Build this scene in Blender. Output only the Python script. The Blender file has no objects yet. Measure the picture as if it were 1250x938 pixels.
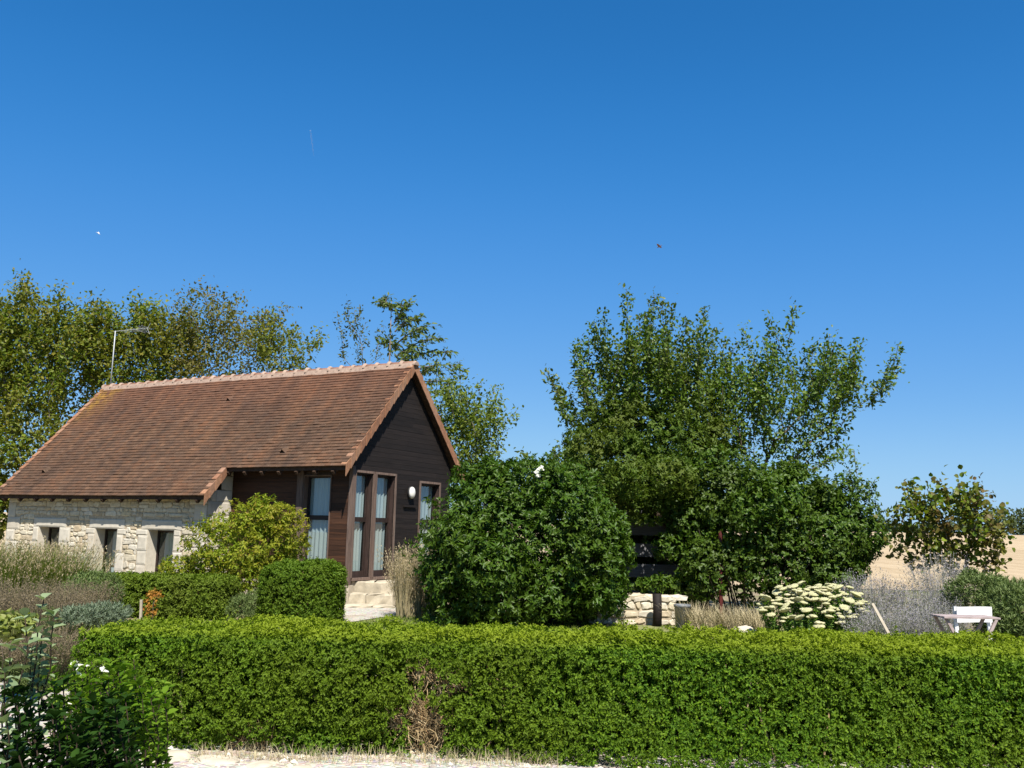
import bpy, math
import numpy as np
from mathutils import Vector, Matrix

SC = bpy.context.scene
COL = SC.collection
PI = math.pi

# ------------------------------------------------------------------ camera
FPX, TILT, ROLL = 1150.0, math.radians(8.8), math.radians(1.3)      # photo is 1250 px wide
EYE = np.array([0, 0, 1.65])
_f = np.array([0, math.cos(TILT), math.sin(TILT)])
_u = np.array([0, -math.sin(TILT), math.cos(TILT)])
_r = np.array([1.0, 0, 0])
_c, _s = math.cos(ROLL), math.sin(ROLL)
CR, CU = _c * _r + _s * _u, -_s * _r + _c * _u
cam = bpy.data.cameras.new('camera')
cam.sensor_width = 36.0
cam.lens = 36.0 * FPX / 1250.0
cam.clip_start, cam.clip_end = 0.1, 20000
co = bpy.data.objects.new('camera', cam)
COL.objects.link(co)
co.matrix_world = Matrix(((CR[0], CU[0], -_f[0], EYE[0]), (CR[1], CU[1], -_f[1], EYE[1]),
                          (CR[2], CU[2], -_f[2], EYE[2]), (0, 0, 0, 1)))
SC.camera = co

# ------------------------------------------------------------------ sky, sun, exposure
SUN_EL, SUN_AZ = math.radians(55), math.radians(166.4)              # azimuth clockwise from +Y
w = bpy.data.worlds.new('World')
SC.world = w
w.use_nodes = True
nt = w.node_tree
nt.nodes.clear()
sky = nt.nodes.new('ShaderNodeTexSky')
sky.sky_type = 'NISHITA'
sky.sun_disc = False
sky.sun_elevation, sky.sun_rotation = SUN_EL, SUN_AZ
sky.altitude = 0
sky.air_density, sky.dust_density, sky.ozone_density = 0.7, 0.0, 10.0
EXPO, STR = 0.95, 0.085
m1 = nt.nodes.new('ShaderNodeVectorMath'); m1.operation = 'SCALE'; m1.inputs[3].default_value = STR
cv = nt.nodes.new('ShaderNodeRGBCurve')          # clear deep blue summer sky, tone of the camera
for ci, pts in ((0, ((0.038, 0.022), (0.049, 0.038), (0.068, 0.076), (0.121, 0.172), (0.222, 0.315), (0.5, 0.46))),
                (1, ((0.085, 0.172), (0.108, 0.228), (0.148, 0.305), (0.255, 0.44), (0.42, 0.595), (0.68, 0.68))),
                (2, ((0.21, 0.50), (0.26, 0.62), (0.343, 0.745), (0.526, 0.86), (0.703, 0.90), (0.8, 0.87)))):
    c = cv.mapping.curves[ci]
    c.points[0].location = (0, 0)
    c.points[1].location = (1.0, (0.85, 0.9, 1.0)[ci] / 2 ** EXPO)
    for x, y in pts: c.points.new(x, y / 2 ** EXPO)
cv.mapping.extend = 'HORIZONTAL'
cv.mapping.update()
m2 = nt.nodes.new('ShaderNodeVectorMath'); m2.operation = 'SCALE'; m2.inputs[3].default_value = 1 / STR
bg = nt.nodes.new('ShaderNodeBackground')
bg.inputs['Strength'].default_value = STR
out = nt.nodes.new('ShaderNodeOutputWorld')
nt.links.new(sky.outputs[0], m1.inputs[0])
nt.links.new(m1.outputs[0], cv.inputs['Color'])
nt.links.new(cv.outputs[0], m2.inputs[0])
nt.links.new(m2.outputs[0], bg.inputs[0])
nt.links.new(bg.outputs[0], out.inputs[0])
sl = bpy.data.lights.new('sun', 'SUN')
sl.energy, sl.angle, sl.color = 5.0, math.radians(0.5), (1.0, 0.955, 0.87)
so = bpy.data.objects.new('sun', sl)
COL.objects.link(so)
so.location = (0, -20, 40)
_d = Vector((math.sin(SUN_AZ) * math.cos(SUN_EL), math.cos(SUN_AZ) * math.cos(SUN_EL), math.sin(SUN_EL)))
so.rotation_euler = _d.to_track_quat('Z', 'Y').to_euler()
SC.view_settings.view_transform = 'Standard'
SC.view_settings.look = 'None'
SC.view_settings.exposure = EXPO
SC.view_settings.gamma = 1.0
SC.view_settings.use_curve_mapping = False
SC.cycles.max_bounces = 8
SC.cycles.transparent_max_bounces = 12

# ------------------------------------------------------------------ helpers
def ray(px, py):
    return _f + CR * (px - 625) / FPX - CU * (py - 469) / FPX

def at(px, py, Y):                     # point seen at photo pixel (px,py) standing at distance Y
    d = ray(px, py)
    return EYE + d * (Y / d[1])

def rs(seed):
    return np.random.default_rng(seed)

def nrm(a):
    return a / np.maximum(np.linalg.norm(a, axis=-1, keepdims=True), 1e-9)

def vnoise(P, scale, seed=0):          # smooth lattice noise in -1..1
    P = np.asarray(P, float) * scale + 137.3 + seed * 17.7
    i = np.floor(P).astype(np.int64)
    f = P - i
    f = f * f * (3 - 2 * f)
    r = 0
    for dx in (0, 1):
        for dy in (0, 1):
            for dz in (0, 1):
                h = ((i[..., 0] + dx) * 374761393 + (i[..., 1] + dy) * 668265263 + (i[..., 2] + dz) * 2147483647 + seed * 1013) & 0x7fffffff
                h = ((h ^ (h >> 13)) * 1274126177) & 0x7fffffff
                h = (h ^ (h >> 16)) & 0xffff
                wgt = (f[..., 0] if dx else 1 - f[..., 0]) * (f[..., 1] if dy else 1 - f[..., 1]) * (f[..., 2] if dz else 1 - f[..., 2])
                r = r + wgt * (h / 32767.5 - 1)
    return r

def mesh_np(name, V, Fs, mat, parent=None, smooth=True):
    """V (n,3); Fs list of int arrays (m,k)"""
    me = bpy.data.meshes.new(name)
    V = np.ascontiguousarray(V, dtype=np.float32)
    me.vertices.add(len(V))
    me.vertices.foreach_set('co', V.ravel())
    loops = np.concatenate([np.asarray(f).ravel() for f in Fs]).astype(np.int32)
    tot = np.concatenate([np.full(len(f), np.asarray(f).shape[1]) for f in Fs]).astype(np.int32)
    st = np.concatenate([[0], np.cumsum(tot)[:-1]]).astype(np.int32)
    me.loops.add(len(loops))
    me.loops.foreach_set('vertex_index', loops)
    me.polygons.add(len(tot))
    me.polygons.foreach_set('loop_start', st)
    me.polygons.foreach_set('loop_total', tot)
    me.polygons.foreach_set('use_smooth', np.full(len(tot), bool(smooth)))
    me.update(calc_edges=True)
    me.validate()
    for m in (mat if isinstance(mat, (list, tuple)) else [mat]):
        me.materials.append(m)
    o = bpy.data.objects.new(name, me)
    COL.objects.link(o)
    if parent is not None:
        o.parent = parent
    return o

class MB:
    """collects simple shapes and builds them as ONE mesh"""
    def __init__(s):
        s.V, s.F, s.n = [], {}, 0
    def add(s, V, faces):
        V = np.asarray(V, float).reshape(-1, 3)
        for f in faces:
            s.F.setdefault(len(f), []).append([i + s.n for i in f])
        s.V.append(V)
        s.n += len(V)
        return s
    def hexa(s, P):                    # 8 corners: bottom ring 0-3, top ring 4-7
        return s.add(P, [(3, 2, 1, 0), (4, 5, 6, 7), (0, 1, 5, 4), (1, 2, 6, 5), (2, 3, 7, 6), (3, 0, 4, 7)])
    def box(s, a, b):
        x0, y0, z0 = a
        x1, y1, z1 = b
        return s.hexa([(x0, y0, z0), (x1, y0, z0), (x1, y1, z0), (x0, y1, z0), (x0, y0, z1), (x1, y0, z1), (x1, y1, z1), (x0, y1, z1)])
    def bbox(s, a, b, e=0.006):        # box with chamfered long vertical faces (8-gon section)
        x0, y0, z0 = a
        x1, y1, z1 = b
        ring = [(x0 + e, y0), (x1 - e, y0), (x1, y0 + e), (x1, y1 - e), (x1 - e, y1), (x0 + e, y1), (x0, y1 - e), (x0, y0 + e)]
        V = [(x, y, z0) for x, y in ring] + [(x, y, z1) for x, y in ring]
        return s.add(V, [tuple(range(7, -1, -1)), tuple(range(8, 16))] + [(i, (i + 1) % 8, 8 + (i + 1) % 8, 8 + i) for i in range(8)])
    def tube(s, pts, rad, sides=6, cap=True):
        pts = np.asarray(pts, float)
        n = len(pts)
        rad = np.broadcast_to(np.asarray(rad, float), (n,))
        t = nrm(np.gradient(pts, axis=0))
        ref = np.array([0.31, 0.2, 0.93]) if abs(t[0][2]) < 0.8 else np.array([0.9, 0.3, 0.1])
        a = nrm(np.cross(t, ref))
        b = np.cross(t, a)
        ang = np.arange(sides) * 2 * PI / sides
        R = pts[:, None] + rad[:, None, None] * (np.cos(ang)[None, :, None] * a[:, None] + np.sin(ang)[None, :, None] * b[:, None])
        F = []
        for i in range(n - 1):
            for j in range(sides):
                k = (j + 1) % sides
                F.append((i * sides + j, i * sides + k, (i + 1) * sides + k, (i + 1) * sides + j))
        if cap:
            F.append(tuple(range(sides - 1, -1, -1)))
            F.append(tuple((n - 1) * sides + j for j in range(sides)))
        return s.add(R.reshape(-1, 3), F)
    def bar(s, p, q, wd, th, up=(0, 0, 1)):    # rectangular bar from p to q
        p, q = np.asarray(p, float), np.asarray(q, float)
        d = nrm(q - p)
        a = nrm(np.cross(d, np.asarray(up, float)))
        b = np.cross(a, d)
        P = []
        for e in (p, q):
            for sx, sy in ((-1, -1), (1, -1), (1, 1), (-1, 1)):
                P.append(e + a * sx * wd / 2 + b * sy * th / 2)
        return s.hexa(P)
    def lathe(s, prof, c=(0, 0, 0), axis='z', sides=16, sc=(1, 1, 1)):
        V, F = [], []
        for r, h in prof:
            for j in range(sides):
                t = 2 * PI * j / sides
                p = (r * math.cos(t), r * math.sin(t), h)
                if axis == 'x':
                    p = (h, p[0], p[1])
                V.append((c[0] + p[0] * sc[0], c[1] + p[1] * sc[1], c[2] + p[2] * sc[2]))
        m = len(prof)
        for i in range(m - 1):
            for j in range(sides):
                k = (j + 1) % sides
                F.append((i * sides + j, i * sides + k, (i + 1) * sides + k, (i + 1) * sides + j))
        F.append(tuple(range(sides - 1, -1, -1)))
        F.append(tuple((m - 1) * sides + j for j in range(sides)))
        return s.add(V, F)
    def build(s, name, mat, parent=None, smooth=False):
        return mesh_np(name, np.concatenate(s.V), [np.array(f) for f in s.F.values()], mat, parent, smooth)

def tag(o, label=None, cat=None, group=None, kind=None):
    if label: o['label'] = label
    if cat: o['category'] = cat
    if group: o['group'] = group
    if kind: o['kind'] = kind
    return o

def thing(name, label, cat, loc=(0, 0, 0), rz=0.0, group=None):
    o = bpy.data.objects.new(name, None)
    o.empty_display_size = 0.2
    COL.objects.link(o)
    o.location = loc
    o.rotation_euler = (0, 0, rz)
    return tag(o, label, cat, group)

# ------------------------------------------------------------------ materials
class NT:
    def __init__(s, name):
        s.m = bpy.data.materials.new(name)
        s.m.use_nodes = True
        s.t = s.m.node_tree
        s.t.nodes.clear()
    def n(s, kind, **kw):
        nd = s.t.nodes.new(kind)
        for k, v in kw.items():
            if hasattr(nd, k) and k not in nd.inputs:
                setattr(nd, k, v)
        return nd
    def l(s, a, b):
        s.t.links.new(a, b)
    def val(s, node, **kw):
        for k, v in kw.items():
            node.inputs[k.replace('_', ' ')].default_value = v
        return node
    def noise(s, vec, scale, detail=4, rough=0.55, dist=0.0):
        nd = s.n('ShaderNodeTexNoise')
        s.val(nd, Scale=scale, Detail=detail, Roughness=rough, Distortion=dist)
        if vec is not None: s.l(vec, nd.inputs['Vector'])
        return nd.outputs[0]
    def ramp(s, fac, stops, interp='LINEAR'):
        nd = s.n('ShaderNodeValToRGB')
        cr = nd.color_ramp
        cr.interpolation = interp
        while len(cr.elements) < len(stops): cr.elements.new(0.5)
        for e, (p, c) in zip(cr.elements, stops):
            e.position = p
            e.color = (*c, 1) if len(c) == 3 else c
        s.l(fac, nd.inputs[0])
        return nd.outputs[0]
    def mix(s, fac, a, b, blend='MIX'):
        nd = s.n('ShaderNodeMix', data_type='RGBA', blend_type=blend)
        for i, x in ((0, fac), (6, a), (7, b)):
            if isinstance(x, (int, float)): nd.inputs[i].default_value = x
            elif isinstance(x, tuple): nd.inputs[i].default_value = (*x, 1)
            else: s.l(x, nd.inputs[i])
        return nd.outputs[2]
    def math(s, op, a, b=0.0):
        nd = s.n('ShaderNodeMath', operation=op)
        for i, x in ((0, a), (1, b)):
            if isinstance(x, (int, float)): nd.inputs[i].default_value = x
            else: s.l(x, nd.inputs[i])
        return nd.outputs[0]
    def bump(s, h, strength=0.3, dist=0.02):
        nd = s.n('ShaderNodeBump')
        s.val(nd, Strength=strength, Distance=dist)
        s.l(h, nd.inputs['Height'])
        return nd.outputs[0]
    def out(s, sh):
        o = s.n('ShaderNodeOutputMaterial')
        s.l(sh, o.inputs[0])
        return s.m
    def bsdf(s, col, rough=0.8, spec=0.3, normal=None, **kw):
        b = s.n('ShaderNodeBsdfPrincipled')
        if isinstance(col, tuple): b.inputs['Base Color'].default_value = (*col, 1)
        else: s.l(col, b.inputs['Base Color'])
        if isinstance(rough, (int, float)): b.inputs['Roughness'].default_value = rough
        else: s.l(rough, b.inputs['Roughness'])
        b.inputs['Specular IOR Level'].default_value = spec
        if normal is not None: s.l(normal, b.inputs['Normal'])
        for k, v in kw.items(): b.inputs[k].default_value = v
        return b.outputs[0]
    def pos(s):
        return s.n('ShaderNodeNewGeometry').outputs['Position']
    def obj(s):
        return s.n('ShaderNodeTexCoord').outputs['Object']
    def island(s):
        return s.n('ShaderNodeNewGeometry').outputs['Random Per Island']

def leaf_mat(name, cols, rough=0.5, spec=0.35, transl=0.28, patch=None, pscale=1.2, sunlit_top=None):
    """cols: per-leaf colour ramp; patch: colour that whole clumps drift to"""
    t = NT(name)
    n = len(cols)
    c = t.ramp(t.island(), [(i / max(1, n - 1), k) for i, k in enumerate(cols)])
    if patch is not None:
        f = t.ramp(t.noise(t.pos(), pscale, 3), [(0.42, (0, 0, 0)), (0.68, (0.75, 0.75, 0.75))])
        c = t.mix(f, c, patch)
    if sunlit_top is not None:              # clipped top: new growth's yellow green plus sunlit brightness painted into the colour
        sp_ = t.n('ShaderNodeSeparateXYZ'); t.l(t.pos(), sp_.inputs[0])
        mr = t.n('ShaderNodeMapRange'); t.val(mr, From_Min=sunlit_top[1], From_Max=sunlit_top[2]); t.l(sp_.outputs[2], mr.inputs[0])
        c = t.mix(t.math('MULTIPLY', mr.outputs[0], 0.75), c, sunlit_top[0])
    b = t.bsdf(c, rough, spec)
    tr = t.n('ShaderNodeBsdfTranslucent')
    br = t.mix(1.0, c, (1.35, 1.5, 0.6), 'MULTIPLY')
    t.l(br, tr.inputs[0])
    mx = t.n('ShaderNodeMixShader')
    mx.inputs[0].default_value = transl
    t.l(b, mx.inputs[1]); t.l(tr.outputs[0], mx.inputs[2])
    return t.out(mx.outputs[0])

def plain(name, col, rough=0.7, spec=0.3, var=0.25, scale=6.0, bump=0.15, stretch=None):
    t = NT(name)
    v = t.obj()
    if stretch:
        mp = t.n('ShaderNodeMapping')
        mp.inputs['Scale'].default_value = stretch
        t.l(v, mp.inputs[0])
        v = mp.outputs[0]
    f = t.noise(v, scale, 6)
    lo = tuple(x * (1 - var) for x in col)
    hi = tuple(min(1, x * (1 + var)) for x in col)
    c = t.ramp(f, [(0.3, lo), (0.7, hi)])
    return t.out(t.bsdf(c, rough, spec, t.bump(f, bump, 0.01) if bump else None))

def island_mat(name, cols, rough=0.85, spec=0.25, scale=18, var=0.35, bump=0.3, stain=None, bd=0.01):
    t = NT(name)
    n = len(cols)
    c = t.ramp(t.island(), [(i / max(1, n - 1), k) for i, k in enumerate(cols)])
    v = t.obj()
    f = t.noise(v, scale, 6, 0.6)
    c = t.mix(1.0, c, t.ramp(f, [(0.25, (1 - var,) * 3), (0.75, (1 + var,) * 3)]), 'MULTIPLY')
    if stain:
        for scol, sscale, lo, hi in stain:
            g = t.ramp(t.noise(v, sscale, 5, 0.65), [(lo, (0, 0, 0)), (hi, (1, 1, 1))])
            c = t.mix(g, c, scol)
    return t.out(t.bsdf(c, rough, spec, t.bump(f, bump, bd)))

M = {}
M['bark'] = plain('bark', (0.13, 0.10, 0.075), 0.9, 0.1, 0.5, 14, 0.6, (1, 1, 0.25))
M['grey_bark'] = plain('grey_bark', (0.20, 0.17, 0.14), 0.9, 0.1, 0.4, 14, 0.5, (1, 1, 0.25))
M['dark_bark'] = plain('dark_bark', (0.045, 0.032, 0.022), 0.9, 0.1, 0.4, 14, 0.3)
M['dry_twig'] = island_mat('dry_twig', [(0.26, 0.15, 0.07), (0.48, 0.36, 0.19), (0.34, 0.22, 0.11), (0.58, 0.47, 0.29)], 0.9, 0.1, 30, 0.3, 0.1)

# ------------------------------------------------------------------ foliage geometry
def leaf_geo(c, d, n, L, W, shape='rhomb', fold=0.25, droop=0.0):
    """c base points, d leaf directions, n leaf normals -> verts, tri faces"""
    N = len(c)
    L = np.broadcast_to(np.asarray(L, float), (N,))[:, None]
    W = np.broadcast_to(np.asarray(W, float), (N,))[:, None]
    d = nrm(d)
    b = nrm(np.cross(n, d))
    n = np.cross(d, b)
    if shape == 'rhomb':
        side = c + d * L * 0.45 + n * W * fold
        V = np.stack([c, side + b * W / 2, c + d * L - n * L * droop, side - b * W / 2], 1).reshape(-1, 3)
        i = np.arange(N)[:, None] * 4
        F = np.concatenate([i + np.array([[0, 2, 1]]), i + np.array([[0, 3, 2]])])
    else:
        mid = c + d * L * 0.5
        s1 = c + d * L * 0.30 + n * W * fold
        s2 = c + d * L * 0.68 + n * W * fold * 0.7 - n * L * droop * 0.35
        tip = c + d * L - n * L * droop
        k1, k2 = (0.5, 0.42) if shape == 'leaf' else (0.5, 0.5)
        V = np.stack([c, s1 + b * W * k1, s2 + b * W * k2, tip, s2 - b * W * k2, s1 - b * W * k1, mid - n * L * droop * 0.2], 1).reshape(-1, 3)
        i = np.arange(N)[:, None] * 7
        F = np.concatenate([i + np.array([t]) for t in ([0, 6, 1], [1, 6, 2], [2, 6, 3], [3, 6, 4], [4, 6, 5], [5, 6, 0])])
    return V, F

def rand_unit(rng, n):
    return nrm(rng.normal(size=(n, 3)))

def sprigs(C, A, k, L, W, rng, th=(35, 85), spread=0.3, ljit=0.35, shape='rhomb', fold=0.25, droop=0.1):
    """k leaves round each axis A at points C"""
    N = len(C)
    A = nrm(A)
    ref = rand_unit(rng, N)
    a = nrm(np.cross(A, ref))
    b = np.cross(A, a)
    ph = (np.arange(k)[None, :] * 2.4 + rng.uniform(0, 6.28, (N, 1)))
    t = np.radians(rng.uniform(th[0], th[1], (N, k)))
    rad = np.cos(ph)[..., None] * a[:, None] + np.sin(ph)[..., None] * b[:, None]
    D = A[:, None] * np.cos(t)[..., None] + rad * np.sin(t)[..., None]
    Nn = A[:, None] * np.sin(t)[..., None] - rad * np.cos(t)[..., None]
    Nn = nrm(Nn + rng.normal(size=Nn.shape) * 0.25)
    h = rng.uniform(-0.5, 0.5, (N, k, 1)) * L * spread * 4
    P = C[:, None] + A[:, None] * h
    j = rng.uniform(1 - ljit, 1 + ljit, (N, k))
    return leaf_geo(P.reshape(-1, 3), D.reshape(-1, 3), Nn.reshape(-1, 3), (L * j).ravel(), (W * j).ravel(), shape, fold, droop)

def join(parts):
    V, F, o = [], [], 0
    for v, f in parts:
        V.append(v)
        F.append(f + o)
        o += len(v)
    return np.concatenate(V), np.concatenate(F)

def blob_points(blobs, n, rng, inner=0.25, rough=0.18, nscale=1.6, seed=0, zmin=0.03):
    """points on the rough skin (and some inside) of a union of ellipsoids; returns points, outward dirs"""
    w_ = np.array([(b[3] * b[4] + b[4] * b[5] + b[3] * b[5]) for b in blobs])
    P, O = [], []
    for b, m in zip(blobs, (w_ / w_.sum() * n * 1.35).astype(int)):
        c, r = np.array(b[:3]), np.array(b[3:6])
        u = rand_unit(rng, m)
        p0 = c + u * r
        k = 1 + rough * vnoise(p0, nscale, seed) + rough * 0.6 * vnoise(p0, nscale * 2.7, seed + 3)
        s_ = np.where(rng.random(m) < inner, rng.uniform(0.45, 0.9, m), rng.uniform(0.86, 1.03, m))
        P.append(c + u * r * (k * s_)[:, None])
        O.append(nrm(u / r))
    P, O = np.concatenate(P), np.concatenate(O)
    keep = P[:, 2] > zmin
    for b in blobs:                    # drop points deep inside another blob
        q = (P - np.array(b[:3])) / np.array(b[3:6])
        keep &= (np.linalg.norm(q, axis=1) > 0.42)
    return P[keep], O[keep]

def blob_px(px, py, Y, rx, rz, ry):    # ellipsoid seen at a pixel, radii in photo pixels / depth in metres
    c = at(px, py, Y)
    k = Y / FPX
    return (c[0], c[1], c[2], rx * k, ry, rz * k)

def bush(name, label, cat, blobs, n, k, L, W, mat, seed, inner=0.25, rough=0.18, nscale=1.6, up=0.35, shape='leaf', th=(40, 90),
         stems=10, stem_mat=None, group=None, droop=0.15, ljit=0.35, fold=0.25, stem_r=0.016, leafname='foliage', lump=5):
    rng = rs(seed)
    cx = np.mean([b[0] for b in blobs]); cy = np.mean([b[1] for b in blobs])
    t = thing(name, label, cat, (cx, cy, 0), 0, group)
    base = np.array([cx, cy, 0.0])
    sat = []
    for b in blobs:                    # smaller shoots of growth standing out of each mass
        for i in range(lump):
            u_ = rand_unit(rng, 1)[0]
            kk = rng.uniform(0.22, 0.42)
            sat.append((b[0] + u_[0] * b[3] * 0.88, b[1] + u_[1] * b[4] * 0.88, b[2] + u_[2] * b[5] * 0.88, b[3] * kk, b[4] * kk, b[5] * kk))
    P, O = blob_points(list(blobs) + sat, n, rng, inner, rough, nscale, seed)
    A = nrm(O + rng.normal(size=O.shape) * 0.45 + np.array([0, 0, up]))
    V, F = sprigs(P - base, A, k, L, W, rng, th=th, shape=shape, droop=droop, ljit=ljit, fold=fold)
    mesh_np(leafname, V, [F], mat, t)
    if stems:
        mb = MB()
        tot = sum(b[3] for b in blobs)
        for b in blobs:
            for i in range(max(2, int(stems * b[3] / tot))):
                u = rand_unit(rng, 1)[0] * np.array(b[3:6]) * 0.85
                e = np.array(b[:3]) + u - base
                if e[2] < 0.08: e[2] = 0.1 + abs(e[2])
                s0 = np.array([e[0] * 0.25, e[1] * 0.25, -0.02])
                m1 = s0 * 0.5 + e * 0.5 + rng.normal(size=3) * 0.07
                mb.tube([s0, m1 * [1, 1, 1.1], e], [stem_r, stem_r * 0.7, stem_r * 0.3], 5)
        mb.build('stems', stem_mat or M['bark'], t)
    return t

# ------------------------------------------------------------------ tree growth
def colonize(trunk, attr, step, infl, kill, rng, iters=140, up=0.08, jit=0.12):
    nodes = [np.array(p, float) for p in trunk]
    par = [-1] + list(range(len(trunk) - 1))
    X = np.zeros((30000, 3))
    X[:len(nodes)] = nodes
    n = len(nodes)
    D = np.linalg.norm(attr[:, None] - X[None, :n], axis=2)
    near = D.argmin(1); dist = D.min(1)
    alive = np.ones(len(attr), bool)
    fails = np.zeros(len(attr), int)
    for it in range(iters):
        act = alive & (dist < infl)
        if not act.any():
            if not alive.any(): break
            i = np.where(alive)[0][dist[alive].argmin()]
            act = np.zeros(len(attr), bool); act[i] = True
        idx, inv = np.unique(near[act], return_inverse=True)
        S = np.zeros((len(idx), 3))
        np.add.at(S, inv, nrm(attr[act] - X[near[act]]))
        new = X[idx] + step * nrm(nrm(S) + np.array([0, 0, up]) + rng.normal(size=S.shape) * jit)
        if n + len(new) > 29990: break
        X[n:n + len(new)] = new
        par += list(idx)
        Dn = np.linalg.norm(attr[:, None] - new[None], axis=2)
        j = Dn.argmin(1); dn = Dn.min(1)
        b = dn < dist
        near[b] = n + j[b]; dist[b] = dn[b]
        fails[act & ~b] += 1            # no progress for long: forget these
        alive &= ~((dist < kill) | (fails > 6))
        n += len(new)
    return X[:n].copy(), np.array(par)

def radii(X, par, tip=0.006, e=2.2):
    n = len(X)
    acc = np.zeros(n)
    kids = np.zeros(n, int)
    for i in range(n - 1, 0, -1):
        if acc[i] == 0: acc[i] = tip ** e
        acc[par[i]] += acc[i] + 1e-12
        kids[par[i]] += 1
    if acc[0] == 0: acc[0] = tip ** e
    return acc ** (1 / e), kids

def limb_mesh(X, par, r, sides=5):
    n = len(X)
    d = np.zeros((n, 3))
    d[1:] = X[1:] - X[par[1:]]
    d[0] = d[1]
    d = nrm(d)
    ref = nrm(np.array([[0.93, 0.3, 0.21]]))
    a = nrm(np.cross(d, ref)); b = np.cross(d, a)
    ang = np.arange(sides) * 2 * PI / sides
    V = (X[:, None] + r[:, None, None] * (np.cos(ang)[None, :, None] * a[:, None] + np.sin(ang)[None, :, None] * b[:, None])).reshape(-1, 3)
    i = np.arange(1, n)[:, None] * sides
    p = par[1:][:, None] * sides
    j = np.arange(sides)[None]; k = (np.arange(sides)[None] + 1) % sides
    F = np.stack([p + j, p + k, i + k, i + j], 2).reshape(-1, 4)
    return V, F

def tree(name, label, base, blobs, n_attr, step, leafL, leafW, mat, seed, trunk_h=1.2, per=5, shoots=0, shoot_len=(0.5, 1.1),
         bark='bark', thr=0.02, infl=None, kill=None, tip=0.006, group=None, cat='tree', shape='leaf', droop=0.25, spread=0.8, lean=(0, 0),
         shoot_up=1.2, hollow=0.0, hang=0.0, cull=0.0, shoot_zone=0.45, stemmult=1.0):
    rng = rs(seed)
    base = np.array(base, float)
    vol = np.array([b[3] * b[4] * b[5] for b in blobs])
    att = []
    for b, m in zip(blobs, np.maximum(8, vol ** 0.8 / (vol ** 0.8).sum() * n_attr).astype(int)):
        u = rand_unit(rng, m) * (rng.uniform(hollow, 1, (m, 1)) ** (1 / 2.4))
        att.append(np.array(b[:3]) + u * np.array(b[3:6]))
    att = np.concatenate(att) - base
    if cull:                           # gaps: drop whole pockets of the crown
        att = att[vnoise(att, 1.0 / (5 * step), seed) > -1 + cull]
    nt_ = max(3, int(trunk_h / step) + 1)
    tz = np.linspace(0, trunk_h, nt_)
    trunk = np.stack([lean[0] * tz / trunk_h + 0.05 * np.sin(tz * 3), lean[1] * tz / trunk_h + 0.05 * np.cos(tz * 2.3) - 0.05, tz - 0.05 * (tz == 0)], 1)
    X, par = colonize(trunk, att, step, infl or step * 5, kill or step * 1.6, rng)
    n0 = len(X)
    if shoots:                         # long leafy shoots at the outside of the crown
        haskid = np.zeros(len(X), bool); haskid[par[1:]] = True
        tips = np.where(~haskid)[0]
        zt = X[tips, 2]
        pool = tips[zt > np.quantile(zt, shoot_zone)]
        cen = X[tips].mean(0)
        nx, npar = [X], [par]
        n = len(X)
        for t_ in rng.choice(pool, min(shoots, len(pool)), replace=False):
            L_ = rng.uniform(*shoot_len)
            m = max(3, int(L_ / (step * 0.8)))
            d = nrm(nrm((X[t_] - cen) * [1, 1, 0.6]) * 0.75 + np.array([0, 0, shoot_up]) + rng.normal(size=3) * 0.3)
            p = X[t_]
            last = t_
            for q in range(m):
                d = nrm(d + rng.normal(size=3) * 0.1 + np.array([0, 0, -hang]))
                p = p + d * L_ / m
                nx.append(p[None]); npar.append([last]); last = n; n += 1
        X = np.concatenate(nx); par = np.concatenate(npar).astype(int)
    r, kids = radii(X, par, tip)
    t = thing(name, label, cat, tuple(base), 0, group)
    V, F = limb_mesh(X, par, r * stemmult, 6)
    mesh_np('trunk', V, [F], M[bark], t, True)
    leafy = np.where(r < thr)[0]
    leafy = leafy[leafy > nt_]
    dirs = nrm(X[leafy] - X[par[leafy]])
    rep = np.repeat(np.arange(len(leafy)), per)
    f = rng.uniform(0, 1, (len(rep), 1))
    P = X[leafy][rep] * f + X[par[leafy]][rep] * (1 - f) + rng.normal(size=(len(rep), 3)) * leafL * spread
    D = nrm(dirs[rep] * 0.6 + rand_unit(rng, len(rep)) + np.array([0, 0, -droop]))
    N = nrm(rand_unit(rng, len(rep)) * 0.8 + np.array([0, -0.15, 0.75]))
    j = rng.uniform(0.65, 1.25, len(rep))
    V, F = leaf_geo(P, D, N, leafL * j, leafW * j, shape, 0.2, 0.15)
    mesh_np('crown', V, [F], mat, t)
    return t

# ================================================================== SETTING
def gh(x, y):
    s_ = np.clip((np.asarray(y, float) - 42) / 190, 0, 1)
    return 3.1 * s_ * s_ * (3 - 2 * s_)

def sheet(name, xs, ys, mat, lift=0.0, seed=None, rough=0.0):
    X, Y = np.meshgrid(xs, ys)
    Z = gh(X, Y) + lift
    P = np.stack([X, Y, Z], -1).reshape(-1, 3)
    if rough: P[:, 2] += rough * vnoise(P * [1, 1, 0], 2.2, seed or 1)
    nx = len(xs)
    F = [(j * nx + i, j * nx + i + 1, (j + 1) * nx + i + 1, (j + 1) * nx + i) for j in range(len(ys) - 1) for i in range(nx - 1)]
    return tag(mesh_np(name, P, [np.array(F)], mat, None, True), kind='structure')

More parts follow.
